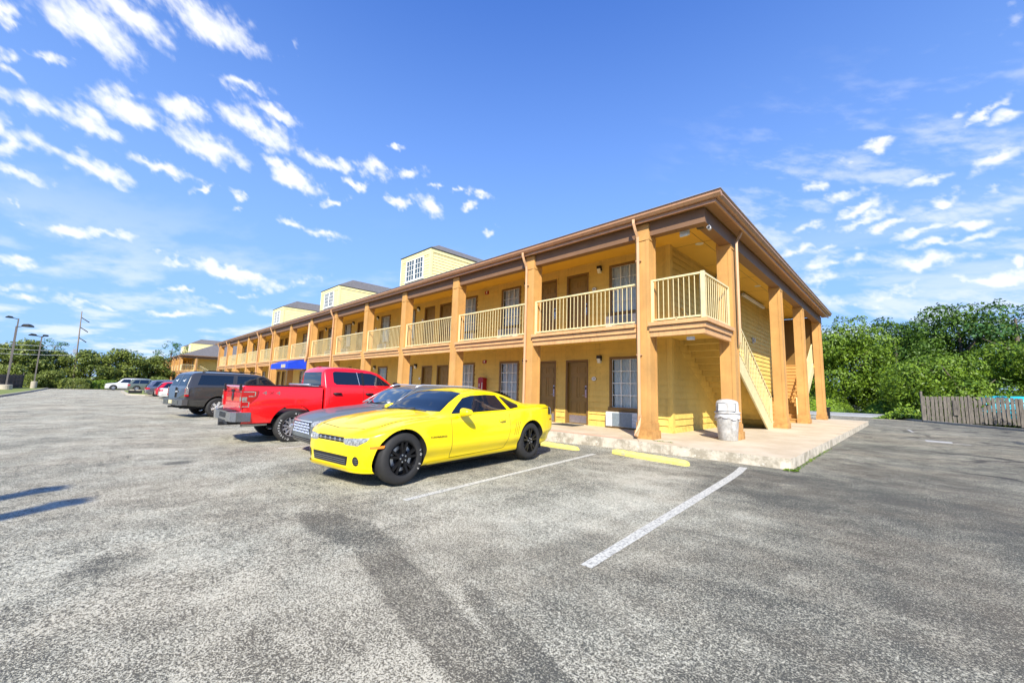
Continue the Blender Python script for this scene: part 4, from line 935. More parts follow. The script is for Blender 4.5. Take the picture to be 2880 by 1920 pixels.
def mirror_part(name, parent, x, y, z, m_, s=1.0):
    sg = 1 if x > 0 else -1; bm = bmesh.new(); bmesh.ops.create_uvsphere(bm, u_segments=20, v_segments=12, radius=1)
    for v in bm.verts:
        c = v.co; c.x = (abs(c.x)**.55)*(1 if c.x > 0 else -1)*.115*s; c.z = (abs(c.z)**.6)*(1 if c.z > 0 else -1)*.062*s*(1-.25*sg*c.x/.115/s); c.y *= .085*s
        if c.y < -.03*s: c.y = -.03*s
        c.x *= 1+.25*(c.y/.085/s)*-.6
        c += Vector((x+sg*.10*s, y, z+.03*s))
    b0 = bmesh.new(); 
    for f in bm.faces: f.smooth = True
    o = bm_obj(name, bm, [m_, M['black']], parent)
    b = MB(); b.add([(x-sg*.03, y+.04, z-.05), (x-sg*.03, y-.02, z-.05), (x+sg*.08, y+.03, z), (x+sg*.08, y-.02, z), (x-sg*.03, y+.04, z-.02), (x-sg*.03, y-.02, z-.02), (x+sg*.08, y+.03, z+.03), (x+sg*.08, y-.02, z+.03)], [(0, 1, 3, 2), (4, 6, 7, 5), (0, 2, 6, 4), (1, 5, 7, 3), (0, 4, 5, 1), (2, 3, 7, 6)])
    b.build('mirror_arm', m_, o, off=(0, 0, 0)); return o
BLACK = M['black']
# ---------------------------------------------------------------- yellow coupe
def coupe():
    root = empty('parked_car', (-6.09, 4.39, 0.0), R(-173.0), 'bright yellow two-door muscle coupe with black wheels and tinted windows, nearest the camera', 'car')
    py = paint('yellow_car_paint', (.95, .70, .0), rough=.3, coat=.65)
    rows = [(2.07, .27, .40, .46, .40, .44, .55, .34, .60, .605), (2.045, .20, .54, .60, .42, .58, .60, .44, .65, .66), (1.99, .18, .68, .735, .44, .71, .64, .54, .695, .71),
            (1.89, .17, .79, .85, .48, .83, .68, .61, .735, .755), (1.75, .17, .86, .925, .50, .905, .73, .66, .775, .805), (1.52, .18, .88, .955, .50, .93, .79, .68, .83, .865),
            (1.15, .185, .88, .955, .50, .92, .835, .70, .88, .915), (.86, .19, .88, .945, .50, .91, .855, .73, .90, .935), (.76, .19, .88, .945, .50, .905, .865, .72, .925, .955),
            (.38, .19, .88, .945, .50, .90, .89, .645, 1.12, 1.15), (.05, .19, .88, .945, .50, .895, .91, .59, 1.25, 1.285), (-.35, .19, .88, .945, .50, .895, .93, .575, 1.285, 1.335),
            (-.8, .19, .88, .95, .50, .90, .95, .57, 1.265, 1.32), (-1.15, .195, .88, .96, .52, .92, .975, .565, 1.20, 1.255), (-1.5, .20, .88, .975, .53, .95, .995, .60, 1.10, 1.15),
            (-1.8, .21, .87, .975, .55, .955, 1.0, .68, 1.03, 1.06), (-2.1, .24, .85, .945, .58, .93, .985, .74, 1.02, 1.035), (-2.32, .28, .80, .90, .60, .88, .965, .74, 1.03, 1.04),
            (-2.44, .32, .72, .84, .62, .82, .92, .68, 1.0, 1.01), (-2.50, .38, .62, .74, .65, .72, .82, .55, .90, .91)]
    sk = Skin(rows)
    body = bm_obj('body', sk.bm.copy(), [py], root); cut(body, [(y, .35, .40, sg*.55, sg*1.2) for y in (1.52, -1.52) for sg in (1, -1)], M['under'])
    gl = M['glass_dark']
    ws = sk.panel('windshield', gl, root, [(-.70, .955), (.70, .955), (.575, 1.245), (.30, 1.275), (-.30, 1.275), (-.575, 1.245)], 1, .004, [((0, .03, 0), (0, 1, 0)), ((0, .80, 0), (0, -1, 0))])
    sk.panel('rear_window', gl, root, [(-.60, 1.06), (.60, 1.06), (.50, 1.27), (-.50, 1.27)], 1, .004, [((0, -1.0, 0), (0, -1, 0))])
    for m_ in (False, True):
        sk.panel('door_window', gl, root, [(.57, .925), (.16, 1.165), (-.05, 1.205), (-.45, 1.225), (-.74, 1.215), (-.80, .965)], 0, .005, None, m_)
        sk.panel('quarter_window', gl, root, [(-.835, 1.20), (-.95, 1.18), (-1.20, 1.05), (-1.15, 1.005), (-.90, .975)], 0, .005, None, m_)
        sk.panel('door_seam', M['under'], root, [(.62, .26), (.628, .26), (.628, .86), (.62, .86)], 0, .0015, None, m_)
        sk.panel('door_seam', M['under'], root, [(-.74, .30), (-.748, .30), (-.90, .72), (-.885, .93), (-.877, .93), (-.89, .72)], 0, .0015, None, m_) if False else None
        for (p, q) in (((-.72, .30), (-.86, .62)), ((-.86, .62), (-.84, .90)), ((.62, .262), (-.66, .285)), ((-.66, .285), (-.72, .30))):
            d = Vector((q[0]-p[0], q[1]-p[1])).normalized()*.0035; n_ = (-d.y, d.x)
            sk.panel('door_seam', M['under'], root, [(p[0]+n_[0], p[1]+n_[1]), (q[0]+n_[0], q[1]+n_[1]), (q[0]-n_[0], q[1]-n_[1]), (p[0]-n_[0], p[1]-n_[1])], 0, .0015, None, m_)
        for k in range(3):
            y = -.955-.052*k; sk.panel('side_gill', M['under'], root, [(y, .50), (y-.010, .50), (y-.095, .74), (y-.085, .74)], 0, .002, None, m_)
        sk.panel('tail_lamp', BLACK, root, [(-2.13, .84), (-2.15, .985), (-2.47, .985), (-2.47, .84)], 0, .004, None, m_)
        sk.panel('tail_stripe', M['white'], root, [(-2.255, .83), (-2.27, .99), (-2.29, .99), (-2.275, .83)], 0, .0055, None, m_)
        sk.panel('pin_stripe', BLACK, root, [(-1.30, .935), (-1.7, .972), (-2.14, .982), (-2.14, .972), (-1.7, .960)], 0, .003, None, m_)
        sk.panel('marker_lamp', M['amber'], root, [(1.96, .50), (1.82, .515), (1.81, .55), (1.96, .535)], 0, .004, None, m_)
        sk.panel('rear_marker', M['red_lens'], root, [(-2.20, .72), (-2.32, .72), (-2.32, .75), (-2.20, .75)], 0, .004, None, m_)
        sk.panel('sill_edge', py, root, [(1.05, .20), (1.05, .245), (-1.1, .26), (-1.1, .215)], 0, .012, None, m_)
        hl = sk.panel('headlight', M['clear_lens'], root, [(.335, .56), (.38, .535), (.62, .53), (.74, .60), (.765, .645), (.70, .64), (.335, .622)], 1, .005, [((0, 1.5, 0), (0, 1, 0))], m_)
        for cxh in (.46, .58):
            yy = sk.front_y(cxh if not m_ else -cxh, .575)
            if yy: b = MB(); b.lathe([(.001, yy-.012), (.024, yy-.012), (.030, yy+.008)], (cxh if not m_ else -cxh, 0, .575), 1, 16, 0); b.build('reflector', M['chrome'], hl, off=(0, 0, 0))
        fx = .60 if not m_ else -.60; fy = sk.front_y(fx, .335)
        cpoly = [(.60+.052*math.cos(2*PI*k/14), .335+.062*math.sin(2*PI*k/14)) for k in range(14)]
        fg = sk.panel('fog_lamp', BLACK, root, cpoly, 1, .005, [((0, 1.6, 0), (0, 1, 0))], m_)
        for k in (-1, 0, 1): sk.panel('fog_slat', M['steel'], fg, [(.555, .335+k*.026-.003), (.645, .335+k*.026-.003), (.645, .335+k*.026+.003), (.61, .335+k*.026+.003)], 1, .009, [((0, 1.6, 0), (0, 1, 0))], m_)
        hx = sk.side_x(-.62, .77); sgx = -1 if m_ else 1
        b = MB(); b.tube([(sgx*(hx-.004), -.54, .77), (sgx*(hx+.022), -.57, .775), (sgx*(hx+.022), -.68, .78), (sgx*(hx-.004), -.71, .78)], [.012, .014, .014, .012], 8); b.build('door_handle', py, root, off=(0, 0, 0))
        mirror_part('side_mirror', root, sgx*.90, .40, .92, py, 1.0)
    gr = sk.panel('grille', BLACK, root, [(-.335, .555), (.335, .555), (.335, .622), (-.335, .622)], 1, .004, [((0, 1.7, 0), (0, 1, 0))])
    for z in (.585,): sk.panel('grille_bar', M['steel'], gr, [(-.33, z-.006), (.33, z-.006), (.33, z+.006), (-.33, z+.006)], 1, .010, [((0, 1.6, 0), (0, 1, 0))])
    for x in np.linspace(-.26, .26, 5):
        yy = sk.front_y(x, .59); b = MB(); b.add([(x-.02, yy+.012, .57), (x+.02, yy+.012, .57), (x+.02, yy+.012, .61), (x-.02, yy+.012, .61), (x, yy+.03, .59)], [(0, 1, 4), (1, 2, 4), (2, 3, 4), (3, 0, 4)]); b.build('grille_stud', M['steel'], gr, off=(0, 0, 0))
    lg = sk.panel('lower_grille', BLACK, root, [(-.43, .265), (.43, .265), (.46, .385), (-.46, .385)], 1, .004, [((0, 1.6, 0), (0, 1, 0))])
    for z in (.29, .315, .34): sk.panel('grille_slat', M['steel'], lg, [(-.42, z-.003), (.42, z-.003), (.42, z+.003), (-.42, z+.003)], 1, .010, [((0, 1.6, 0), (0, 1, 0))])
    sk.panel('hood_seam', M['under'], root, [(-.55, .7), (-.543, .7), (-.70, 2.1), (-.71, 2.1)], 2, .0015, [((0, 0, .6), (0, 0, 1))]) if False else None
    for m_ in (False, True):
        for (p, q) in (((.66, 1.74), (.735, .92)), ((.66, 1.74), (.56, 1.90)), ((.56, 1.90), (.0, 1.965))):
            d = Vector((q[0]-p[0], q[1]-p[1])).normalized()*.005; n_ = (-d.y, d.x)
            sk.panel('hood_seam', M['under'], root, [(p[0]+n_[0], p[1]+n_[1]), (q[0]+n_[0], q[1]+n_[1]), (q[0]-n_[0], q[1]-n_[1]), (p[0]-n_[0], p[1]-n_[1])], 2, .0015, [((0, 0, .6), (0, 0, 1))], m_)
    sk.panel('brow', py, root, [(-.62, .632), (.62, .632), (.60, .656), (-.60, .656)], 1, .012, [((0, 1.6, 0), (0, 1, 0))])
    sk.panel('front_lip', py, root, [(-.80, .185), (.80, .185), (.80, .215), (-.80, .215)], 1, .02, [((0, 1.7, 0), (0, 1, 0))])
    # raised bonnet centre
    b = MB(); n = 12; vs = []
    for i in range(n+1):
        y = 1.84-(1.84-.92)*i/n; w = .20+.14*i/n
        h = sk.bvh.ray_cast(Vector((0, y, 2)), Vector((0, 0, -1)))[0].z; hw = sk.bvh.ray_cast(Vector((w+.06, y, 2)), Vector((0, 0, -1)))[0].z
        up = .028*math.sin(min(1, i/5)*PI/2)
        vs += [(-w-.06, y, hw-.004), (-w, y, h+up-.004), (0, y, h+up+.004), (w, y, h+up-.004), (w+.06, y, hw-.004)]
    b.add(vs, [(5*i+j, 5*i+j+1, 5*i+6+j, 5*i+5+j) for i in range(n) for j in range(4)], 0, True)
    bo = b.build('hood_bulge', py, root, off=(0, 0, 0))
    # wiper, louvres, badge, sticker
    b = MB(); b.tube([(.62, .83, .945), (.2, .80, .965), (-.15, .74, .985)], .009, 6); b.tube([(-.5, .80, .955), (-.1, .78, .97)], .008, 6); b.build('wiper', BLACK, root, off=(0, 0, 0))
    b = MB(); zt_ = sk.bvh.ray_cast(Vector((-.47, .08, 2)), Vector((0, 0, -1)))[0].z; b.box(-.50, -.44, .09, .13, zt_-.022, zt_-.012); b.build('sticker', M['white'], root, off=(0, 0, 0))
    b = MB()
    for i in range(5):
        y = -1.02-.085*i; z = sk.bvh.ray_cast(Vector((0, y, 2)), Vector((0, 0, -1)))[0].z
        b.add([(-.48, y, z+.002), (.48, y, z+.002), (.48, y-.06, z+.006), (-.48, y-.06, z+.006), (-.48, y-.062, z-.02), (.48, y-.062, z-.02)], [(0, 1, 2, 3), (3, 2, 5, 4)])
    b.build('rear_louvre', BLACK, root, off=(0, 0, 0))
    xb_ = -sk.side_x(.88, .62)-.0015; text_obj('lettering', 'CAMARO', .034, M['under'], root, (xb_-.007, .90, .600), TXL, .002, off=(0, 0, 0), sx=2.3)
    st = {'mat': mat('black_alloy', (.018, .018, .02), .22, metal=.6), 'n': 5, 'da': (-.11, .11), 'spread': 1.8, 'wi': .075, 'wo': .07, 'nut': M['steel'], 'rot': .35}
    for sg in (-1, 1):
        wheel(root, sg*.795, 1.50, .350, .235, .232, st, 0.0, [('IO ET', 1.7)] if sg < 0 else None); wheel(root, sg*.81, -1.52, .350, .245, .232, st)
    b = MB(); b.box(-.72, .72, -2.2, 1.85, .14, .24); b.tube([(.5, -2.3, .25), (.5, -2.52, .25)], .05, 10); b.tube([(-.5, -2.3, .25), (-.5, -2.52, .25)], .05, 10); b.build('chassis', M['under'], root, off=(0, 0, 0))
    return root
coupe()

# ---------------------------------------------------------------- grey crossover with a chrome mesh grille
def crossover():
    root = empty('parked_car', (-9.12, 5.52, zg(-9.12)), R(180.5), 'slate grey crossover with chrome mesh grille between the yellow coupe and red truck', 'car')
    pg = paint('slate_car_paint', (.13, .148, .152), metal=.2, rough=.42, coat=.35)
    rows = [(2.50, .30, .50, .56, .45, .54, .62, .40, .69, .70), (2.44, .24, .64, .72, .45, .69, .67, .50, .735, .75), (2.30, .21, .78, .86, .48, .83, .74, .60, .79, .815), (2.05, .2, .86, .93, .5, .89, .80, .66, .85, .88),
            (1.5, .2, .9, .965, .52, .93, .88, .72, .92, .955), (.98, .2, .9, .97, .52, .94, .93, .76, .97, 1.005), (.86, .2, .9, .97, .52, .935, .95, .75, .995, 1.03), (.25, .2, .9, .965, .52, .93, .98, .64, 1.37, 1.41),
            (-.15, .2, .9, .965, .52, .93, .99, .62, 1.43, 1.49), (-1.0, .2, .9, .965, .52, .93, 1.01, .62, 1.45, 1.51), (-1.9, .22, .9, .96, .55, .92, 1.02, .61, 1.37, 1.43), (-2.25, .28, .86, .93, .6, .90, 1.0, .66, 1.12, 1.17), (-2.45, .35, .75, .84, .65, .82, .93, .62, .98, 1.0)]
    sk = Skin(rows); body = bm_obj('body', sk.bm.copy(), [pg], root); cut(body, [(y, .35, .40, sg*.55, sg*1.2) for y in (1.5, -1.5) for sg in (1, -1)], M['under'])
    sk.panel('windshield', M['glass_int'], root, [(-.72, 1.03), (.72, 1.03), (.60, 1.385), (.35, 1.405), (-.35, 1.405), (-.60, 1.385)], 1, .004, [((0, .12, 0), (0, 1, 0)), ((0, .90, 0), (0, -1, 0))])
    for m_ in (False, True):
        sk.panel('door_window', M['glass_dark'], root, [(.62, 1.01), (.12, 1.34), (-.55, 1.385), (-.60, 1.035)], 0, .005, None, m_)
        sk.panel('rear_door_window', M['glass_dark'], root, [(-.66, 1.04), (-.62, 1.39), (-1.3, 1.38), (-1.42, 1.05)], 0, .005, None, m_)
        sk.panel('rear_quarter_window', M['glass_dark'], root, [(-1.48, 1.055), (-1.38, 1.375), (-1.78, 1.33), (-2.0, 1.08)], 0, .005, None, m_)
        sk.panel('window_trim', M['chrome'], root, [(.66, 1.0), (.12, 1.36), (-.2, 1.385), (-.2, 1.40), (.10, 1.375), (.69, 1.0)], 0, .003, None, m_) if False else None
        sk.panel('headlight', M['clear_lens'], root, [(.52, .60), (.82, .64), (.86, .72), (.80, .745), (.52, .70)], 1, .005, [((0, 1.9, 0), (0, 1, 0))], m_)
        sgx = -1 if m_ else 1; mirror_part('side_mirror', root, sgx*.93, .55, 1.0, pg, 1.05)
        b = MB(); b.tube([(sgx*.60, -1.9, 1.44), (sgx*.60, -1.5, 1.50), (sgx*.60, .0, 1.50), (sgx*.61, .2, 1.44)], .016, 6); b.build('roof_rail', M['chrome'], root, off=(0, 0, 0))
        b = MB(); b.tube([(sgx*.745, .85, 1.035), (sgx*.69, .5, 1.245), (sgx*.625, .2, 1.405)], .011, 6); b.build('pillar_trim', M['galv'], root, off=(0, 0, 0))
    gr = sk.panel('grille', BLACK, root, [(-.44, .44), (.44, .44), (.48, .675), (-.48, .675)], 1, .004, [((0, 1.9, 0), (0, 1, 0))])
    b = MB()
    for r_ in range(4):
        z = .465+r_*.056
        for i in range(11):
            x = -.42+i*.085+(.042 if r_ % 2 else 0)
            if x > .44: continue
            yy = sk.front_y(x, z)
            if yy is None: continue
            y = yy+.006; b.add([(x-.034, y, z-.02), (x+.034, y, z-.02), (x, y+.004, z+.030), (x, y+.02, z-.004)], [(0, 1, 3), (1, 2, 3), (2, 0, 3)])
    b.build('chrome_mesh', M['chrome'], gr, off=(0, 0, 0))
    sk.panel('grille_surround', M['chrome'], gr, [(-.49, .678), (.49, .678), (.49, .70), (-.49, .70)], 1, .008, [((0, 1.9, 0), (0, 1, 0))])
    lg = sk.panel('lower_grille', BLACK, root, [(-.55, .27), (.55, .27), (.58, .355), (-.58, .355)], 1, .004, [((0, 1.9, 0), (0, 1, 0))])
    for z in (.30, .33): sk.panel('grille_slat', M['steel'], lg, [(-.53, z-.004), (.53, z-.004), (.53, z+.004), (-.53, z+.004)], 1, .009, [((0, 1.9, 0), (0, 1, 0))])
    b = MB(); b.tube([(.5, .86, 1.03), (.1, .84, 1.045), (-.25, .76, 1.10)], .009, 6); b.build('wiper', BLACK, root, off=(0, 0, 0))
    b = MB(); b.box(.42, .52, .80, .83, 1.075, 1.10) if False else b.add([(-.50, .815, 1.065), (-.40, .815, 1.065), (-.40, .775, 1.09), (-.50, .775, 1.09)], [(0, 1, 2, 3)]); b.build('sticker', M['white'], root, off=(0, 0, 0))
    # dark bonnet stripe
    st = {'mat': M['steel'], 'n': 7, 'da': (0,), 'spread': 1, 'wi': .10, 'wo': .10}
    for sg in (-1, 1):
        for y in (1.5, -1.5): wheel(root, sg*.83, y, .355, .23, .22, st)
    b = MB(); b.box(-.74, .74, -2.1, 2.1, .17, .26); b.build('chassis', M['under'], root, off=(0, 0, 0))
crossover()

# ---------------------------------------------------------------- red pickup
def pickup():
    zt0 = -.165
    root = empty('pickup_truck', (-12.33, 5.42, zt0), R(.6), 'red crew-cab pickup truck with its tailgate toward the lot and white-lettered tyres', 'pickup truck')
    pr = paint('red_truck_paint', (.78, .008, .010), rough=.25)
    rows = [(2.86, .50, .80, .86, .75, .84, 1.0, .70, 1.12, 1.13), (2.76, .42, .92, .96, .75, .94, 1.08, .80, 1.20, 1.22), (2.4, .42, .96, 1.0, .8, .98, 1.14, .84, 1.25, 1.28), (1.9, .45, .97, 1.02, .85, 1.0, 1.20, .86, 1.29, 1.32),
            (1.25, .50, .98, 1.02, .85, 1.0, 1.28, .86, 1.34, 1.37), (1.10, .50, .98, 1.02, .85, .995, 1.34, .85, 1.39, 1.42), (.80, .50, .98, 1.02, .85, .985, 1.40, .80, 1.63, 1.66), (.45, .50, .98, 1.02, .85, .985, 1.42, .755, 1.86, 1.90), (.15, .50, .98, 1.02, .85, .985, 1.44, .74, 1.93, 1.985),
            (-.4, .50, .98, 1.02, .85, .985, 1.45, .74, 1.965, 2.03), (-.88, .50, .98, 1.02, .85, .985, 1.45, .74, 1.95, 2.015), (-1.06, .50, .98, 1.02, .85, .98, 1.44, .74, 1.92, 1.98), (-1.13, .50, .97, 1.01, .85, .97, 1.43, .745, 1.86, 1.915), (-1.16, .52, .93, .97, .85, .93, 1.41, .72, 1.80, 1.84)]
    sk = Skin(rows, chaikin=2); body = bm_obj('body', sk.bm.copy(), [pr], root); cut(body, [(1.9, .43, .50, sg*.5, sg*1.3) for sg in (1, -1)], M['under'])
    gl = M['glass_dark']
    sk.panel('windshield', gl, root, [(-.80, 1.45), (.80, 1.45), (.70, 1.88), (-.70, 1.88)], 1, .004, [((0, .25, 0), (0, 1, 0)), ((0, 1.2, 0), (0, -1, 0))])
    rw = sk.panel('rear_window', gl, root, [(-.70, 1.45), (.70, 1.45), (.66, 1.84), (-.66, 1.84)], 1, .004, [((0, -1.0, 0), (0, -1, 0))])
    for m_ in (False, True):
        sk.panel('door_window', gl, root, [(-.03, 1.50), (-.03, 1.86), (.22, 1.855), (.40, 1.80), (.86, 1.50)], 0, .005, None, m_)
        sk.panel('rear_door_window', gl, root, [(-.10, 1.50), (-.10, 1.865), (-.86, 1.865), (-.92, 1.83), (-.92, 1.56), (-.84, 1.50)], 0, .005, None, m_)
        sk.panel('window_post', BLACK, root, [(-.02, 1.49), (-.11, 1.49), (-.11, 1.875), (-.02, 1.875)], 0, .0045, None, m_)
        sk.panel('window_divider', M['chrome'], root, [(-.175, 1.50), (-.185, 1.50), (-.235, 1.865), (-.222, 1.865)], 0, .008, None, m_)
        for (p, q) in (((-.065, .56), (-.065, 1.48)), ((1.02, .56), (1.02, 1.34)), ((-1.02, .95), (-1.02, 1.45)), ((1.02, .56), (-.7, .56))):
            d = Vector((q[0]-p[0], q[1]-p[1])).normalized()*.0045; n_ = (-d.y, d.x)
            sk.panel('door_seam', M['under'], root, [(p[0]+n_[0], p[1]+n_[1]), (q[0]+n_[0], q[1]+n_[1]), (q[0]-n_[0], q[1]-n_[1]), (p[0]-n_[0], p[1]-n_[1])], 0, .0015, None, m_)
        sgx = -1 if m_ else 1
        for yh in (-.82, .12):
            b = MB(); xh = sk.side_x(yh, 1.25); b.tube([(sgx*(xh-.01), yh-.10, 1.25), (sgx*(xh+.03), yh-.09, 1.25), (sgx*(xh+.03), yh+.09, 1.25), (sgx*(xh-.01), yh+.10, 1.25)], [.024, .028, .028, .024], 8); b.build('door_handle', BLACK, root, off=(0, 0, 0))
        mirror_part('side_mirror', root, sgx*1.0, .90, 1.48, BLACK, 1.35)
    # ---- bed
    def flank(sg):
        prof = [(.93, .50), (.98, .52), (1.02, .70), (1.025, .95), (1.005, 1.20), (.995, 1.36), (.985, 1.40), (.955, 1.415), (.90, 1.41), (.89, 1.36), (.90, .95), (.90, .52)]
        b = MB(); vs = []; ys = [-3.03, -3.0, -2.9]+list(np.linspace(-2.8, -1.22, 16)); sc = lambda y: .985 if y < -3.01 else (.995 if y < -2.95 else 1)
        for y in ys: vs += [(sg*x*sc(y), y, z) for x, z in prof]
        n = len(prof); fs = []
        for i in range(len(ys)-1):
            for k in range(n): fs.append((i*n+k, i*n+(k+1) % n, (i+1)*n+(k+1) % n, (i+1)*n+k))
        fs.append(tuple(range(n))); fs.append(tuple(range((len(ys)-1)*n, len(ys)*n))[::-1])
        b.add(vs, fs, 0, True); o = b.build('bed_side', pr, root, off=(0, 0, 0)); bm = bmesh.new(); bm.from_mesh(o.data); bmesh.ops.recalc_face_normals(bm, faces=bm.faces); bm.to_mesh(o.data); bm.free()
        cut(o, [(-1.9, .43, .52, sg*.5, sg*1.3)], M['under']); return o
    fl = [flank(1), flank(-1)]
    b = MB(); b.box(-.90, .90, -2.98, -1.2, .70, .76, 1); b.box(-.90, .90, -1.26, -1.19, .6, 1.38, 0); b.build('bed_floor', [pr, M['under']], root, off=(0, 0, 0))
    b = MB(); b.add([(-.985, -3.035, .62), (.985, -3.035, .62), (.985, -3.055, .9), (-.985, -3.055, .9), (.985, -3.045, 1.33), (-.985, -3.045, 1.33), (.975, -3.07, 1.38), (-.975, -3.07, 1.38), (.97, -3.03, 1.41), (-.97, -3.03, 1.41), (.97, -2.97, 1.405), (-.97, -2.97, 1.405), (.97, -2.97, .62), (-.97, -2.97, .62)],
                    [(0, 1, 2, 3), (3, 2, 4, 5), (5, 4, 6, 7), (7, 6, 8, 9), (9, 8, 10, 11), (11, 10, 12, 13), (0, 13, 12, 1), (1, 12, 10, 8, 6, 4, 2), (0, 3, 5, 7, 9, 11, 13)])
    tg = b.build('tailgate', pr, root, off=(0, 0, 0))
    b = MB(); b.lathe([(.001, -3.064), (.10, -3.062), (.108, -3.056)], (0, 0, 1.13), 1, 24, 0); b.add([], [], 0); b.build('badge', mat('dark_badge', (.05, .02, .02), .3, metal=.5), tg, off=(0, 0, 0)).scale = (1, 1, 1)
    b = MB(); b.box(-.83, .83, -3.062, -3.056, .80, .805); b.box(-.83, .83, -3.062, -3.054, 1.26, 1.265); b.box(-.12, .12, -3.075, -3.05, 1.25, 1.31, 0); b.build('tailgate_crease', M['under'], tg, off=(0, 0, 0))
    b = MB(); b.box(-.90, .90, -3.02, -2.92, 1.412, 1.435); b.box(.905, .975, -3.0, -1.22, 1.416, 1.438); b.box(-.975, -.905, -3.0, -1.22, 1.416, 1.438); b.build('bed_rail', BLACK, root, off=(0, 0, 0))
    b = MB(); b.box(.78, .86, -3.10, -3.06, 1.28, 1.45); b.box(-.86, -.78, -3.10, -3.06, 1.28, 1.45); b.build('rail_clamp', BLACK, root, off=(0, 0, 0))
    b = MB(); b.tube([(-.80, -1.5, 1.47), (.80, -1.5, 1.47)], .03, 8); b.box(-.9, .9, -1.45, -1.30, 1.42, 1.46); b.build('bed_cover_edge', M['galv'], root, off=(0, 0, 0))
    # tail lamps: body, C-shaped white guide and reversing square
    for sg in (1, -1):
        b = MB(); xo = sg*1.012
        def q(a, c, z0, z1, mi, d=0):   # patch on the flank a..c in y
            x = xo+sg*d; b.add([(x, a, z0), (x, c, z0), (x, c, z1), (x, a, z1), (x-sg*.03, a, z0), (x-sg*.03, c, z0), (x-sg*.03, c, z1), (x-sg*.03, a, z1)], [(0, 1, 2, 3), (0, 4, 5, 1), (2, 6, 7, 3), (1, 5, 6, 2), (0, 3, 7, 4)], mi)
        b.prism([(-3.07, .88), (-2.90, .88), (-2.86, 1.02), (-2.76, 1.14), (-2.74, 1.30), (-3.07, 1.30)], 0, xo-sg*.04, xo+sg*.010, 0)
        b.box(sg*.86, sg*1.0, -3.085, -3.03, .88, 1.30, 0)
        q(-3.05, -2.80, 1.255, 1.275, 1, .013); q(-2.815, -2.795, 1.16, 1.255, 1, .013); q(-2.94, -2.815, 1.15, 1.17, 1, .013); q(-3.06, -2.93, .905, .925, 1, .013); q(-2.935, -2.915, .905, 1.02, 1, .013); q(-3.06, -2.935, 1.02, 1.035, 1, .013); q(-3.07, -2.97, 1.05, 1.14, 1, .014)
        b.box(sg*.88, sg*1.005, -3.092, -3.086, 1.05, 1.14, 1); b.box(sg*.88, sg*1.0, -3.092, -3.086, 1.255, 1.275, 1); b.box(sg*.88, sg*1.0, -3.092, -3.086, .905, .925, 1)
        b.build('tail_lamp', [M['red_lens'], M['clear_lens']], root, off=(0, 0, 0))
    grey = mat('decal_grey', (.20, .17, .16), .4)
    for sg in (1, -1):
        d = text_obj('decal', '4', .13, grey, root, (sg*1.006, -2.60 if sg > 0 else -2.30, 1.24), TXR if sg > 0 else TXL, .002, off=(0, 0, 0), sx=1.6)
        d = text_obj('decal', 'X', .10, mat('decal_dark_red', (.35, .01, .01), .4), root, (sg*1.007, -2.45, 1.24), TXR if sg > 0 else TXL, .002, off=(0, 0, 0), sx=1.5)
        d = text_obj('decal', '4', .13, grey, root, (sg*1.006, -2.30 if sg > 0 else -2.60, 1.24), TXR if sg > 0 else TXL, .002, off=(0, 0, 0), sx=1.6)
    # rear bumper, hitch, exhaust, flap
    b = MB(); pr2 = [(-1.03, -3.02), (-1.03, -3.16), (-.90, -3.25), (-.55, -3.27), (-.40, -3.22), (.40, -3.22), (.55, -3.27), (.90, -3.25), (1.03, -3.16), (1.03, -2.86), (.96, -2.86), (.96, -3.05), (-.96, -3.05), (-.96, -2.86), (-1.03, -2.86)]
    b.prism(pr2, 2, .56, .78); b.build('rear_bumper', mat('grey_chrome', (.45, .46, .48), .22, metal=.95), root, off=(0, 0, 0))
    b = MB(); b.box(-.55, .55, -3.24, -3.06, .782, .80); b.box(-.34, .34, -3.235, -3.221, .62, .74); b.box(-.5, .5, -3.22, -2.9, .46, .555); b.box(-.05, .05, -3.30, -3.0, .42, .50); b.build('bumper_step', BLACK, root, off=(0, 0, 0))
    b = MB(); b.tube([(.62, -2.4, .47), (.62, -2.95, .46)], .055, 12, caps=False); b.build('exhaust_pipe', M['steel'], root, off=(0, 0, 0))
    b = MB(); b.box(-.78, .78, -3.0, 2.7, .48, .60); b.tube([(-.8, -1.9, .43), (.8, -1.9, .43)], .07, 10); b.lathe([(.001, -.16), (.14, -.12), (.17, 0), (.14, .12), (.001, .16)], (0, -1.9, .43), 1, 16); b.box(.62, .66, -1.9-.5, -1.9+.5, .35, .42); b.build('chassis', M['under'], root, off=(0, 0, 0))
    st = {'mat': mat('machined_alloy', (.62, .62, .63), .3, metal=.7), 'n': 6, 'da': (-.13, .13), 'spread': 1.9, 'wi': .075, 'wo': .055, 'nut': M['black'], 'rot': .1}
    for sg in (-1, 1):
        for y in (1.9, -1.9): wheel(root, sg*.88, y, .405, .275, .245, st, 0, [('DISCOVERER', -1.95), ('A/T OWL', .75)] if (sg > 0) else None)
    # spray-in antenna and roof lamps
    b = MB(); b.box(-.12, .12, -1.04, -.95, 1.985, 2.01); b.build('brake_lamp', M['red_lens'], root, off=(0, 0, 0))
pickup()

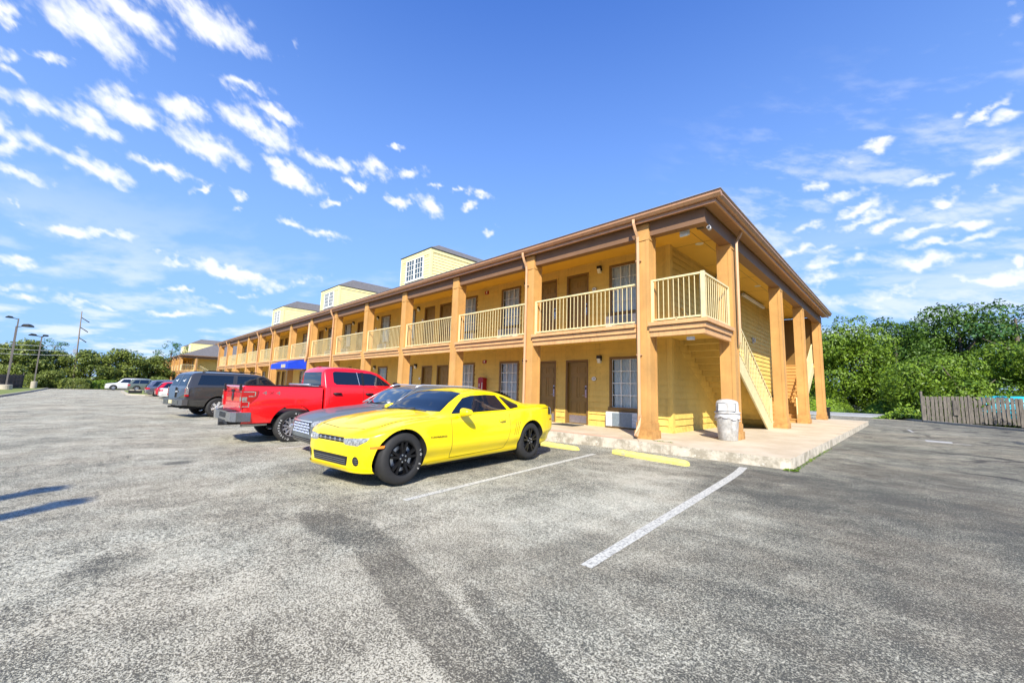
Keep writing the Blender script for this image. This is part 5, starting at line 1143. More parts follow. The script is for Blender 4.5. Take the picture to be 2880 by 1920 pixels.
# ---------------------------------------------------------------- generic wagon used for the dark SUV and the small distant vehicles
def wagon(name, label, cat, loc, rz, col, L=4.6, H=1.65, Wd=.92, deck=None, kind='suv', rim='steel', metal=.3, simple=True, truck=False, glass=None):
    root = empty(name, loc, rz, label, cat); p = paint(name+'_paint', col, metal=metal, rough=.2 if metal else .3); h = L/2; gl = glass or M['glass_dark']
    be = H*.60; k = Wd/.96
    nose = [(h, .30, .55, .62, .5, .6, H*.40, .42, H*.46, H*.465), (h-.10, .24, .74, .82, .5, .8, H*.44, .6, H*.50, H*.51), (h-.35, .22, .86, .93, .5, .9, H*.48, .68, H*.535, H*.55), (h-.8, .22, .9, .96, .52, .93, H*.53, .74, H*.565, H*.585), (h-1.15, .22, .9, .96, .52, .93, H*.56, .76, H*.59, H*.61)]
    if kind == 'suv':
        rest = [(h-1.25, .22, .9, .96, .52, .93, H*.57, .75, H*.61, H*.63), (h-1.85, .22, .9, .96, .52, .93, be, .66, H*.91, H*.94), (h-2.2, .22, .9, .96, .52, .93, be, .65, H*.955, H*.99), (0-.4, .22, .9, .96, .52, .93, be, .65, H*.965, H), (-h+.75, .22, .9, .96, .55, .93, be, .64, H*.94, H*.975),
                (-h+.42, .24, .88, .95, .58, .92, be, .63, H*.89, H*.92), (-h+.12, .30, .86, .94, .6, .91, be*.98, .72, H*.66, H*.68), (-h+.04, .34, .82, .92, .6, .89, be*.92, .78, H*.60, H*.61), (-h, .40, .76, .86, .6, .83, be*.80, .70, H*.52, H*.525)]
    else:
        dk = deck or H*.70
        rest = [(h-1.3, .22, .9, .96, .52, .93, H*.60, .75, H*.64, H*.66), (h-2.0, .22, .9, .96, .52, .93, be*1.05, .62, H*.91, H*.95), (h-2.4, .22, .9, .96, .52, .93, be*1.07, .60, H*.96, H), (-h+1.5, .22, .9, .96, .52, .93, be*1.1, .60, H*.93, H*.97), (-h+1.0, .22, .9, .96, .55, .93, be*1.12, .66, dk*1.08, dk*1.12),
                (-h+.75, .24, .88, .95, .58, .92, be*1.12, .70, dk*.99, dk*1.01), (-h+.12, .30, .86, .94, .6, .90, be*1.1, .74, dk*.98, dk), (-h+.03, .34, .8, .9, .6, .86, be, .7, dk*.90, dk*.92), (-h, .40, .72, .82, .6, .78, be*.85, .6, dk*.75, dk*.77)]
    rows = [(r[0],)+tuple(v*(k if i in (1, 2, 4, 6) else 1) for i, v in enumerate(r[1:])) for r in nose+rest]
    sk = Skin(rows, ny=60 if simple else 84); body = bm_obj('body', sk.bm.copy(), [p], root)
    wy = h-.92; rad = .22*H if H < 1.7 else .375
    cut(body, [(y, rad, rad+.06, sg*.5, sg*1.3) for y in (wy, -wy+.05) for sg in (1, -1)], M['under'])
    ztop = H*.90
    if kind == 'suv':
        sk.panel('windshield', gl, root, [(-.70, H*.63), (.70, H*.63), (.60, ztop), (-.60, ztop)], 1, .004, [((0, h-2.0, 0), (0, 1, 0)), ((0, h-1.2, 0), (0, -1, 0))])
        sk.panel('rear_window', gl, root, [(-.74, H*.64), (.74, H*.64), (.62, H*.88), (-.62, H*.88)], 1, .004, [((0, -h+.7, 0), (0, -1, 0))])
        for m_ in (False, True):
            z0 = be+.035; z1 = H*.90
            sk.panel('door_window', gl, root, [(h-1.55, z0), (h-1.95, z1-.02), (.06, z1+.01), (.02, z0)], 0, .005, None, m_)
            sk.panel('rear_door_window', gl, root, [(-.04, z0), (-.02, z1+.01), (-h*.42, z1+.01), (-h*.46, z0)], 0, .005, None, m_)
            sk.panel('rear_quarter_window', gl, root, [(-h*.49, z0), (-h*.45, z1+.01), (-h+.75, z1-.02), (-h+.42, z0)], 0, .005, None, m_)
            sk.panel('tail_lamp', M['red_lens'], root, [(-h-.05, be*.68), (-h+.26, be*.74), (-h+.24, be*.90), (-h-.05, be*.90)], 0, .005, None, m_)
    else:
        sk.panel('windshield', gl, root, [(-.70, H*.66), (.70, H*.66), (.56, ztop), (-.56, ztop)], 1, .004, [((0, h-2.2, 0), (0, 1, 0)), ((0, h-1.2, 0), (0, -1, 0))])
        sk.panel('rear_window', gl, root, [(-.62, H*.76), (.62, H*.76), (.54, H*.92), (-.54, H*.92)], 1, .004, [((0, -h+1.7, 0), (0, -1, 0))])
        for m_ in (False, True):
            sk.panel('door_window', gl, root, [(h-1.7, H*.66), (h-2.05, H*.86), (-h+1.5, H*.88), (-h+1.15, H*.70)], 0, .005, None, m_)
            sk.panel('tail_lamp', M['red_lens'], root, [(-h-.05, be*.86), (-h+.22, be*.92), (-h+.22, be*1.05), (-h-.05, be*1.05)], 0, .005, None, m_)
    for m_ in (False, True):
        sk.panel('headlight', M['clear_lens'], root, [(.45, H*.36), (.86, H*.38), (.86, H*.44), (.45, H*.43)], 1, .005, [((0, h-.6, 0), (0, 1, 0))], m_)
    sk.panel('grille', BLACK, root, [(-.42, H*.28), (.42, H*.28), (.42, H*.42), (-.42, H*.42)], 1, .004, [((0, h-.6, 0), (0, 1, 0))])
    sk.panel('rear_bumper', BLACK if kind == 'suv' and simple else p, root, [(-.80, .32), (.80, .32), (.80, .40), (-.80, .40)], 1, .012, [((0, -h+.5, 0), (0, -1, 0))])
    sk.panel('number_plate', M['lens'], root, [(-.16, be*.62), (.16, be*.62), (.16, be*.76), (-.16, be*.76)], 1, .01, [((0, -h+.5, 0), (0, -1, 0))])
    st = {'mat': M[rim], 'n': 5, 'da': (0,), 'spread': 1, 'wi': .16, 'wo': .14}
    for sg in (-1, 1):
        for y in (wy, -wy+.05): wheel(root, sg*(Wd-.13), y, rad, .22, rad*.62, st)
    b = MB(); b.box(-.7, .7, -h+.3, h-.3, .2, .3); b.build('chassis', M['under'], root, off=(0, 0, 0))
    return root, sk, p
def big_suv():
    root = empty('parked_car', (-22.35, 5.05, -.175), R(11.0), 'long charcoal SUV with bird stickers on its back glass, left of the red truck', 'car')
    p = paint('charcoal_car_paint', (.058, .057, .055), metal=.3, rough=.32)
    rows = [(2.74, .45, .75, .85, .7, .82, .95, .6, 1.03, 1.04), (2.62, .4, .9, .96, .7, .93, 1.02, .75, 1.10, 1.12), (1.7, .4, .94, 1.0, .75, .97, 1.12, .82, 1.19, 1.21), (1.05, .42, .95, 1.0, .75, .98, 1.18, .84, 1.24, 1.26), (.88, .42, .95, 1.0, .75, .975, 1.22, .83, 1.28, 1.31),
            (.20, .42, .95, 1.0, .75, .97, 1.27, .77, 1.75, 1.79), (-.2, .42, .95, 1.0, .75, .97, 1.28, .765, 1.84, 1.885), (-1.2, .42, .95, 1.0, .75, .97, 1.28, .765, 1.86, 1.915), (-2.3, .42, .95, 1.0, .75, .965, 1.28, .76, 1.85, 1.90), (-2.55, .44, .95, 1.0, .76, .96, 1.28, .76, 1.82, 1.86),
            (-2.68, .46, .94, .99, .78, .955, 1.27, .78, 1.74, 1.765), (-2.80, .48, .93, .985, .8, .95, 1.24, .84, 1.46, 1.47), (-2.86, .50, .92, .975, .8, .945, 1.20, .885, 1.27, 1.275), (-2.90, .52, .905, .955, .8, .935, 1.12, .88, 1.18, 1.185)]
    sk = Skin(rows); body = bm_obj('body', sk.bm.copy(), [p], root); cut(body, [(y, .40, .48, sg*.5, sg*1.3) for y in (1.72, -1.72) for sg in (1, -1)], M['under'])
    gl = M['glass_dark']
    sk.panel('windshield', gl, root, [(-.76, 1.33), (.76, 1.33), (.68, 1.76), (-.68, 1.76)], 1, .004, [((0, .12, 0), (0, 1, 0)), ((0, 1.0, 0), (0, -1, 0))])
    for (x0, x1) in ((.03, .82), (-.82, -.03)):
        xi, xo = (x0, x1) if x0 > 0 else (x1, x0)
        rw = sk.panel('rear_window', gl, root, [(xi, 1.29), (xo, 1.29), (xo*.88, 1.76), (xi, 1.78)], 1, .005, [((0, -2.3, 0), (0, -1, 0))])
        cx_ = (xi+xo)/2*.93; zc_ = 1.50; yy = sk.front_y(cx_, zc_, -1)
        def wp(dx, dz):
            y = sk.front_y(cx_+dx, zc_+dz, -1); return (cx_+dx, y-.012, zc_+dz)
        b = MB(); b.quad(wp(-.16, .0), wp(-.02, -.02), wp(.02, .0), wp(-.02, .02)); b.quad(wp(-.02, -.02), wp(.10, -.045), wp(.07, .0), wp(0, .01)); b.quad(wp(.02, .0), wp(.12, .075), wp(.14, .06), wp(.06, -.02)); b.build('bird_sticker', M['white'], rw, off=(0, 0, 0))
    b = MB(); b.box(-.008, .008, -2.945, -2.90, .80, 1.22); b.build('door_seam', M['under'], root, off=(0, 0, 0))
    sk.panel('centre_post', p, root, [(-.03, 1.27), (.03, 1.27), (.03, 1.78), (-.03, 1.78)], 1, .012, [((0, -2.3, 0), (0, -1, 0))])
    for m_ in (False, True):
        sgx = -1 if m_ else 1
        sk.panel('rear_quarter_window', gl, root, [(-1.22, 1.34), (-1.17, 1.76), (-2.36, 1.75), (-2.50, 1.34)], 0, .005, None, m_)
        sk.panel('rear_door_window', gl, root, [(-.25, 1.34), (-.22, 1.755), (-1.0, 1.765), (-1.06, 1.34)], 0, .005, None, m_)
        sk.panel('door_window', gl, root, [(.66, 1.34), (.30, 1.60), (.12, 1.72), (-.12, 1.75), (-.15, 1.34)], 0, .005, None, m_)
        for y in (-1.12, -.19): sk.panel('door_seam', M['under'], root, [(y, .50), (y+.008, .50), (y+.008, 1.78), (y, 1.78)], 0, .0015, None, m_)
        b = MB(); b.box(sgx*.90, sgx*1.0, -2.90, -2.80, .86, 1.22, 0); tl = b.build('tail_lamp', M['clear_lens'], root, off=(0, 0, 0))
        b = MB(); b.box(sgx*.895, sgx*1.005, -2.906, -2.79, .86, .94, 0)
        b.build('brake_lens', M['red_lens'], tl, off=(0, 0, 0))
        for zc in (1.03, 1.13): b = MB(); b.tube([(sgx*.95, -2.899, zc), (sgx*.95, -2.912, zc)], .032, 12, 0); b.build('lamp_insert', M['red_lens'], tl, off=(0, 0, 0))
        b = MB(); b.tube([(sgx*.70, -2.3, 1.86), (sgx*.70, -2.1, 1.935), (sgx*.70, -.2, 1.935), (sgx*.70, .0, 1.88)], .02, 6); b.build('roof_rail', BLACK, root, off=(0, 0, 0))
        mirror_part('side_mirror', root, sgx*.98, .72, 1.30, p, 1.3)
        sk.panel('body_moulding', p, root, [(-2.9, .72), (-2.9, .78), (-2.3, .80), (-2.3, .74)], 0, .012, None, m_)
    b = MB(); b.prism([(-1.0, -2.80), (-1.0, -2.98), (-.85, -3.06), (.85, -3.06), (1.0, -2.98), (1.0, -2.80)], 2, .50, .74); bp = b.build('rear_bumper', mat('grey_bumper', (.16, .16, .16), .3, metal=.6), root, off=(0, 0, 0))
    b = MB(); b.box(-.80, -.25, -3.075, -3.061, .55, .69); b.box(.25, .80, -3.075, -3.061, .55, .69); b.build('bumper_chrome', mat('dull_chrome', (.35, .36, .37), .2, metal=1), bp, off=(0, 0, 0))
    b = MB(); b.box(-.17, .17, -3.08, -3.062, .56, .70); pl = b.build('number_plate', mat('plate', (.62, .56, .34), .5, var=.2, vscale=40), root, off=(0, 0, 0))
    b = MB(); b.box(.06, .22, -2.955, -2.92, 1.02, 1.08); b.box(-.03, .05, -2.94, -2.91, 1.0, 1.03); b.build('door_handle', M['chrome'], root, off=(0, 0, 0))
    b = MB(); b.box(-.8, .8, -2.8, 2.5, .36, .5); b.tube([(-.8, -1.72, .40), (.8, -1.72, .40)], .07, 8); b.box(-.05, .05, -3.12, -2.9, .40, .47); b.tube([(.55, -2.3, .38), (.55, -2.9, .40)], .04, 8); b.build('chassis', M['under'], root, off=(0, 0, 0))
    st = {'mat': M['chrome'], 'n': 6, 'da': (0,), 'spread': 1, 'wi': .12, 'wo': .17, 'nut': M['black']}
    for sg in (-1, 1):
        for y in (1.72, -1.72): wheel(root, sg*.87, y, .40, .27, .25, st)
big_suv()
wagon('parked_car', 'silver grey mid-size SUV seen from behind, left of the small red car', 'car', (-55.9, 5.6, -.42), R(2), (.20, .215, .235), 4.9, 1.74, .97, metal=.7)
wagon('parked_car', 'small red hatchback with dark sloping rear glass, beyond the white car', 'car', (-50.5, 5.75, -.41), R(1), (.55, .010, .022), 4.4, 1.60, .90, metal=.2)
wagon('parked_car', 'white saloon car with its low boot showing, next beyond the charcoal SUV', 'car', (-46.9, 5.85, -.40), R(0), (.66, .66, .64), 4.6, 1.40, .88, deck=1.02, kind='saloon', metal=0)
wagon('parked_car', 'olive green compact SUV parked side-on beyond the grass island', 'car', (-82.1, 4.9, -.42), R(0), (.15, .17, .125), 4.5, 1.78, .92, metal=.4)
r_, s_, p_ = wagon('pickup_truck', 'white vehicle with its nose toward the lot, leftmost of the parked row', 'pickup truck', (-86.5, 3.1, -.42), R(180), (.58, .58, .57), 5.6, 1.86, .98, metal=0)

# ================================================================ street furniture
# litter bin with dome lid and bag
t = empty('litter_bin', (-3.375, 11.42, .2), R(14), 'grey plastic litter bin with dome lid and clear bag beside the corner column', 'litter bin')
b = MB(); b.lathe([(.001, 0), (.215, 0), (.225, .012), (.262, .60), (.268, .66), (.262, .66), (.22, .05)], (0, 0, 0), 2, 40)
for a in (0, PI): b.tube([(math.cos(a)*.25, -.05, .50), (math.cos(a)*.285, -.04, .50), (math.cos(a)*.285, .04, .50), (math.cos(a)*.25, .05, .50)], .012, 6)
b.build('can', M['bin'], t)
b = MB(); vs = []; n = 60
for j, (r0, z) in enumerate([(.273, .685), (.280, .66), (.288, .62), (.292, .58), (.285, .555)]):
    for k in range(n):
        a = 2*PI*k/n; r = r0+(.010*math.sin(a*9+j)+.008*math.sin(a*17+j*2.1))*(j/3); vs.append((r*math.cos(a), r*math.sin(a), z+(.025*math.sin(a*3+1)+.012*math.sin(a*8))*(j/4)))
b.add(vs, [(j*n+k, j*n+(k+1) % n, (j+1)*n+(k+1) % n, (j+1)*n+k) for j in range(4) for k in range(n)], 0, True)
b.build('bag', M['bag'], t)
b = MB(); b.lathe([(.275, .67), (.30, .675), (.305, .70), (.30, .72), (.265, .73), (.262, .93), (.255, .96)], (0, 0, 0), 2, 40)
b.lathe([(.255, .96), (.235, .992), (.17, 1.025), (.09, 1.042), (.001, 1.048)], (0, 0, 0), 2, 40)
lid = b.build('lid', M['bin'], t)
b = MB(); b.box(-.19, .19, -.285, -.18, .745, .935); b.build('flap', M['bin'], lid)
b = MB(); b.box(-.20, -.19, -.283, -.2, .74, .945); b.box(.19, .20, -.283, -.2, .74, .945); b.box(-.20, .20, -.283, -.2, .935, .945); b.build('flap_gap', M['under'], lid)

def wheel_stop(x0, y0, x1, y1, label, full=True):
    L_ = math.hypot(x1-x0, y1-y0); a = math.atan2(y1-y0, x1-x0); cx, cy = (x0+x1)/2, (y0+y1)/2
    o = MB(); pr = [(-.075, 0), (-.072, .055), (-.045, .105), (.045, .105), (.072, .055), (.075, 0)]
    ts = list(np.linspace(-L_/2, L_/2, 26)); vs = []
    for i, tt in enumerate(ts):
        e = .80 if i in (0, len(ts)-1) else (1 if 1 < i < len(ts)-2 else .96)
        for (py_, pz) in pr: vs.append((tt, py_*e+random.uniform(-.003, .003), pz*e+random.uniform(-.003, .003)*(pz > 0)))
    n = len(pr); fs = [(i*n+k, i*n+k+1, (i+1)*n+k+1, (i+1)*n+k) for i in range(len(ts)-1) for k in range(n-1)]+[tuple(range(n))[::-1], tuple(range((len(ts)-1)*n, len(ts)*n))]
    o.add(vs, fs, 0); ob = o.build('wheel_stop', M['kerb_yellow'], off=(0, 0, 0)); ob.location = (cx, cy, zg(cx)+.001); ob.rotation_euler = (0, 0, a)
    tag(ob, label, 'wheel stop', 'yellow wheel stops along the pavement')
    return ob
ws1 = wheel_stop(-4.74, 8.10, -3.03, 7.86, 'cracked yellow concrete wheel stop in the empty bay near the pavement corner')
b = MB(); b.add([(-.62, -.078, .02), (-.60, -.062, .092), (-.54, -.06, .09), (-.50, -.079, .03)], [(0, 3, 2, 1)]); b.add([(-.50, -.03, .109), (-.49, .02, .109), (-.40, -.02, .109), (-.42, -.05, .1085)], [(0, 3, 2, 1)])
b.add([(-.545, -.08, .0), (-.53, -.08, .0), (-.47, -.052, .1), (-.49, -.052, .1)], [(0, 1, 2, 3)])
b.build('bare_patch', M['concrete'], ws1)
wheel_stop(-7.3, 8.10, -5.59, 7.95, 'yellow concrete wheel stop behind the rear of the yellow coupe')
# crumbs of broken paint and weeds at the kerb
def mesh_np(name, V, F, m_, vals=None, parent=None):
    me = bpy.data.meshes.new(name); nv = len(V); nf = len(F); me.vertices.add(nv); me.vertices.foreach_set('co', np.asarray(V, dtype=np.float32).ravel())
    k = F.shape[1]; me.loops.add(nf*k); me.loops.foreach_set('vertex_index', F.astype(np.int32).ravel()); me.polygons.add(nf)
    me.polygons.foreach_set('loop_start', np.arange(0, nf*k, k, dtype=np.int32)); me.polygons.foreach_set('loop_total', np.full(nf, k, dtype=np.int32)); me.materials.append(m_)
    if vals is not None:
        at = me.attributes.new('v', 'FLOAT', 'POINT'); at.data.foreach_set('value', np.asarray(vals, dtype=np.float32))
    me.update(); o = bpy.data.objects.new(name, me); COL.objects.link(o); o.parent = parent; return o
def leaves(cent, norm, size, vals, jitter=.6):
    """quads (slightly folded leaf clumps) at points with a preferred normal"""
    n = len(cent); nn = norm+rng.normal(0, jitter, (n, 3)); nn /= np.linalg.norm(nn, axis=1)[:, None]+1e-9
    a = np.cross(nn, rng.normal(0, 1, (n, 3))); a /= np.linalg.norm(a, axis=1)[:, None]+1e-9; c = np.cross(nn, a)
    s = size[:, None]; el = rng.uniform(.55, 1.0, (n, 1))
    P0 = cent-a*s; P1 = cent+c*s*el*.6+nn*s*.15; P2 = cent+a*s; P3 = cent-c*s*el*.6+nn*s*.15
    V = np.stack([P0, P1, P2, P3], 1).reshape(-1, 3); F = np.arange(4*n).reshape(n, 4)
    return V, F, np.repeat(vals, 4)
# small weeds along the pavement edge
pts = []
for k in range(520):
    q = random.random()
    if q < .45: x, y = -1.60+random.uniform(0, .07), 8.95+abs(random.gauss(0, 1))*2.2
    elif q < .6: x, y = random.uniform(-4.5, -4.0), 9.50+random.gauss(0, .01)
    else: x, y = -1.60+random.uniform(-.12, .10), 8.97+random.gauss(0, .05)
    z = .205 if q < .6 and q >= .45 else .02
    pts.append((x, y, z))
pts = np.array(pts); V, F, vv = leaves(pts, np.tile([0, 0, 1.], (len(pts), 1)), rng.uniform(.01, .03, len(pts)), rng.random(len(pts)))
tag(mesh_np('weeds', V, F, M['leaf_vine'], vv), kind='stuff')
# drain cover patch and scraps of white paint on the lot
M['white_scrap'] = mat('white_scrap', (.50, .50, .47), .8, var=.3, vscale=9)
b = MB(); b.quad((.30, 20.2, .006), (.95, 20.05, .006), (.92, 19.4, .006), (.34, 19.45, .006)); tag(b.build('painted_patch', M['white_scrap']), kind='structure')
b = MB(); b.quad((-.15, 20.0, .005), (.30, 19.95, .005), (.30, 19.85, .005), (-.10, 19.9, .005)); b.quad((.95, 19.6, .005), (1.35, 19.4, .005), (1.3, 19.3, .005), (.95, 19.45, .005)); b.quad((-.15, 26.4, .005), (-.05, 26.4, .005), (.08, 24.6, .005), (.0, 24.6, .005)); tag(b.build('painted_patch', M['white_scrap']), kind='structure')
# door mat
t = MB(); t.box(-8.75, -7.85, 10.85, 11.5, .201, .218); t = t.build('door_mat', M['mat']); tag(t, 'dark rubber mat on the pavement in front of the ground floor door nearest the corner', 'door mat')
# fallen leaves
for k, (x, y) in enumerate([(-.47, 1.52), (-1.62, 1.02)]):
    b = MB(); b.add([(x-.012, y, .004), (x, y-.008, .009), (x+.014, y, .005), (x, y+.01, .008)], [(0, 1, 2, 3)]); tag(b.build('fallen_leaf', M['lens']), ('pale fallen leaf', 'tiny fallen leaf')[k]+' on the asphalt '+('right of the dark resealed patch', 'left of the dark resealed patch')[k], 'leaf')

# lot lamps far left
def lamp(x, y, hgt, arms, label, base_r=.32, base_h=.75):
    z = zg(x)+.12; t = empty('lot_lamp', (x, y, z), 0, label, 'lamp post', 'lot lamps on the far left verge')
    b = MB(); b.lathe([(base_r, 0), (base_r, base_h), (base_r*.9, base_h+.03), (.001, base_h+.03)], (0, 0, 0), 2, 20, 0, False); b.build('concrete_base', M['concrete'], t)
    b = MB(); b.bar((0, 0, base_h), (0, 0, hgt), .13, .13, side=(1, 0, 0)); b.build('pole', M['lamp_post'], t)
    for (dx, dy, s_) in arms:
        b = MB(); d = Vector((dx, dy, 0)).normalized()
        b.bar((0, 0, hgt-.1), tuple(d*.5+Vector((0, 0, hgt+.02))), .08, .08)
        sd = Vector((-d.y, d.x, 0))
        o = d*.45+Vector((0, 0, hgt)); L_ = .75*s_; w = .26*s_; vs = []
        for (u, hh, ww) in ((0, .10, .6), (.2, .22, 1), (.7, .26, 1), (1, .10, .8)):
            for sx in (-1, 1):
                for top in (0, 1): vs.append(tuple(o+d*L_*u+sd*w*sx*ww+Vector((0, 0, hh*s_ if top else -.02))))
        fs = []
        for i in range(3): a = i*4; fs += [(a, a+1, a+5, a+4), (a+1, a+3, a+7, a+5), (a+3, a+2, a+6, a+7), (a+2, a, a+4, a+6)]
        fs += [(0, 2, 3, 1), (12, 13, 15, 14)]
        b.add(vs, fs); hd = b.build('lamp_head', M['black'], t)
lamp(-74.1, -7.75, 7.4, [(.3, 1.0, 1.2)], 'tall dark square lamp post on a wide low concrete base, leftmost of the three', .5, .55)
lamp(-85.3, -8.85, 9.3, [(.2, -1, .9)], 'tall lamp post on a round white base, middle of the three', .42, 1.0)
lamp(-84.6, -6.5, 7.1, [(.2, -1, 1.0), (.9, .5, .8)], 'shorter lamp post with two crossed heads, nearest the clipped hedge', .30, .9)
# unseen square posts placed behind the viewpoint to cast shadows across the left asphalt
for k, (x, y, hgt, lb) in enumerate([(-.86, -8.80, 8.38, 'farther'), (.20, -8.55, 8.38, 'nearer')]):
    ob = empty('lot_lamp', (x, y, 0), 0, f'unseen square post casting the {lb} of two dark shadow bars on the left asphalt', 'lamp post')
    b = MB(); b.bar((0, 0, 0), (0, 0, hgt), .22, .22, side=(1, 0, 0)); b.build('pole', M['lamp_post'], ob)
    b = MB(); b.box(-.16, .16, -.14, .14, hgt, hgt+.10); b.build('lamp_head', M['black'], ob)

# leaning utility pole with stand-off arms, overhead wires
t = empty('utility_pole', (-96, -3.3, -.48), 0, 'tall slender utility pole with three dark stand-off arms above the trees', 'utility pole')
b = MB(); b.tube([(0, 0, 0), (0, -.12, 6), (0, -.28, 12.6)], [.12, .10, .06], 8); b.build('pole', M['wood_pole'], t)
for k, z in enumerate((7.9, 9.6, 11.2)):
    b = MB(); b.tube([(0, -.15-.02*k, z+.35), (.3, .75, z-.35)], .07, 6); b.build('insulator_arm', M['black'], t)
b = MB(); b.box(-.15, .15, -.6, -.15, 5.7, 6.4); b.tube([(0, -.15, 7), (0, -.6, 6.6)], .03, 5); b.build('transformer', M['galv'], t)
b = MB()
for k, z in enumerate((6.15, 5.45, 4.75)):
    pts_ = []
    for i in range(13): s_ = i/12; pts_.append((-96+6*s_, -3.8-16*s_, z-1.1*4*s_*(1-s_)*.35+.1))
    b.tube(pts_, .022, 5)
tag(b.build('overhead_wires', M['white']), 'three pale overhead wires running off the left edge behind the lamp posts', 'wires')

# ---- fences
def picket_fence(root, p0, p1, z0, hgt, m_, bw=.135, gap=.02, posts=5, jitter=.03, lean=0, missing=(), holes=False):
    p0 = Vector(p0); p1 = Vector(p1); d = p1-p0; L_ = d.length; u = d/L_; s = (-u.y, u.x, 0); n = int(L_/(bw+gap)); b = MB()
    for i in range(n):
        if i in missing: continue
        t_ = (i+.5)*(bw+gap); q = p0+u*t_; hh = hgt+random.uniform(-jitter, jitter); j = random.uniform(-.008, .008)
        b.bar((q.x-root.location.x+j, q.y-root.location.y, z0), (q.x-root.location.x+j+random.uniform(-.01, .01), q.y-root.location.y, z0+hh), .02, bw+random.uniform(-.025, .004), side=s)
    b.build('pickets', m_, root)
    b = MB()
    for z in (.35, hgt*.55, hgt-.3): b.bar((p0.x-root.location.x+s[0]*.05, p0.y-root.location.y+s[1]*.05, z0+z), (p1.x-root.location.x+s[0]*.05, p1.y-root.location.y+s[1]*.05, z0+z), .04, .09)
    b.build('fence_rail', m_, root)
    for k in range(posts+1):
        q = p0+d*(k/posts); b = MB(); b.bar((q.x-root.location.x, q.y-root.location.y, z0-.1), (q.x-root.location.x, q.y-root.location.y, z0+hgt+(.30 if k == 0 else (.1 if k == 1 else -.05))), .10, .10, side=s); b.build('post', m_, root)
def fencemat(t, b_):
    n = t.nodes; l = t.links; tcn = n.new('ShaderNodeTexCoord'); mp = n.new('ShaderNodeMapping'); mp.inputs['Scale'].default_value = (6, 6, 1.0); l.new(tcn.outputs['Object'], mp.inputs[0])
    q = n.new('ShaderNodeTexNoise'); q.inputs['Scale'].default_value = 2.6; q.inputs['Detail'].default_value = 8; q.inputs['Roughness'].default_value = .75; l.new(mp.outputs[0], q.inputs['Vector'])
    r = n.new('ShaderNodeMapRange'); l.new(q.outputs[0], r.inputs[0]); r.inputs[1].default_value = .32; r.inputs[2].default_value = .68
    mm = n.new('ShaderNodeMix'); mm.data_type = 'RGBA'; l.new(r.outputs[0], mm.inputs[0]); mm.inputs[6].default_value = (.055, .050, .044, 1); mm.inputs[7].default_value = (.23, .20, .165, 1)
    l.new(mm.outputs[2], b_.inputs['Base Color']); b_.inputs['Roughness'].default_value = .9
M['fence'] = rgb_noise_mat('weathered_fence_wood', fencemat)
t = empty('picket_fence', (.6, 37.9, 0), 0, 'weathered grey wooden picket fence at the right edge of the lot', 'fence')
picket_fence(t, (.60, 37.9), (9.0, 40.6), 0.02, 1.66, M['fence'], bw=.165, gap=.035, posts=4)
b = MB(); b.box(2.0-.6, 2.25-.6, .38, .42, .5, 1.45); b.build('loose_board', M['fence'], t)
t = empty('board_fence', (-87, -7.9, -.4), 0, 'dark timber board fence behind the lot lamps', 'fence')
M['dark_fence'] = mat('dark_fence_wood', (.085, .070, .065), .85, var=.4, vscale=3)
picket_fence(t, (-87.3, -7.75), (-66, -11.6), 0.1, 1.75, M['dark_fence'], gap=.006, posts=8)
# turquoise tarpaulin over something behind the picket fence
def tealmat(t_, b_):
    b_.inputs['Base Color'].default_value = (.02, .42, .58, 1); b_.inputs['Roughness'].default_value = .4
M['teal'] = rgb_noise_mat('turquoise_plastic', tealmat)
t = MB(); vs = []; fs = []; n = 14
for i in range(9):
    x = 3.3+i*.245
    for j in range(n+1):
        a = PI*j/n; vs.append((x, 40.6-.55*math.cos(a)+(i*.02), .3+1.50*(math.sin(a)**.6)+.015*math.sin(i*2+j)))
for i in range(8):
    for j in range(n): fs.append((i*(n+1)+j, (i+1)*(n+1)+j, (i+1)*(n+1)+j+1, i*(n+1)+j+1))
t.add(vs, fs, 0, True); t = t.build('tarpaulin', M['teal']); md = t.modifiers.new('thick', 'SOLIDIFY'); md.thickness = .02
tag(t, 'turquoise curved cover rising just above the picket fence', 'cover')
# guard rail
t = empty('guard_rail', (-5, 41.2, -.4), 0, 'galvanised steel guard rail half hidden by vines behind the pavement', 'guard rail')
pr = [(0, -.15), (-.04, -.12), (-.04, -.06), (0, -.02), (0, .02), (-.04, .06), (-.04, .12), (0, .15)]
b = MB(); xs = np.linspace(-4, 4.6, 12); vs = [(x, 0.13*x+p[0], .52+p[1]) for x in xs for p in pr]; k8 = len(pr)
b.add(vs, [(i*k8+j, (i+1)*k8+j, (i+1)*k8+j+1, i*k8+j+1) for i in range(11) for j in range(k8-1)], 0, False); b.build('rail', M['galv'], t)
for x in (-3.2, -.9, 1.4, 3.7): b = MB(); b.bar((x, .13*x+.08, 0), (x, .13*x+.08, .62), .1, .14); b.build('post', M['wood_pole'], t)
# dark ground box at the far corner column and a low planter on the island
t = MB(); t.box(-3.95, -3.55, 31.6, 32.0, 0, .72); t.box(-4.0, -3.5, 31.55, 32.05, .72, .80, 0); t = t.build('meter_box', M['black']); tag(t, 'small dark box standing behind the far end columns', 'box')
zi = zg(-60)+.17
t = empty('planter', (-61.2, 2.65, zi), 0, 'low dark trough with pale stones on the tip of the grass island', 'planter')
b = MB(); b.box(-.3, .3, -.55, .55, 0, .30); b.build('trough', M['black'], t); b = MB(); b.box(-.22, .22, -.45, -.1, .30, .42); b.box(-.22, .22, .05, .4, .30, .40); b.build('stones', M['concrete'], t)

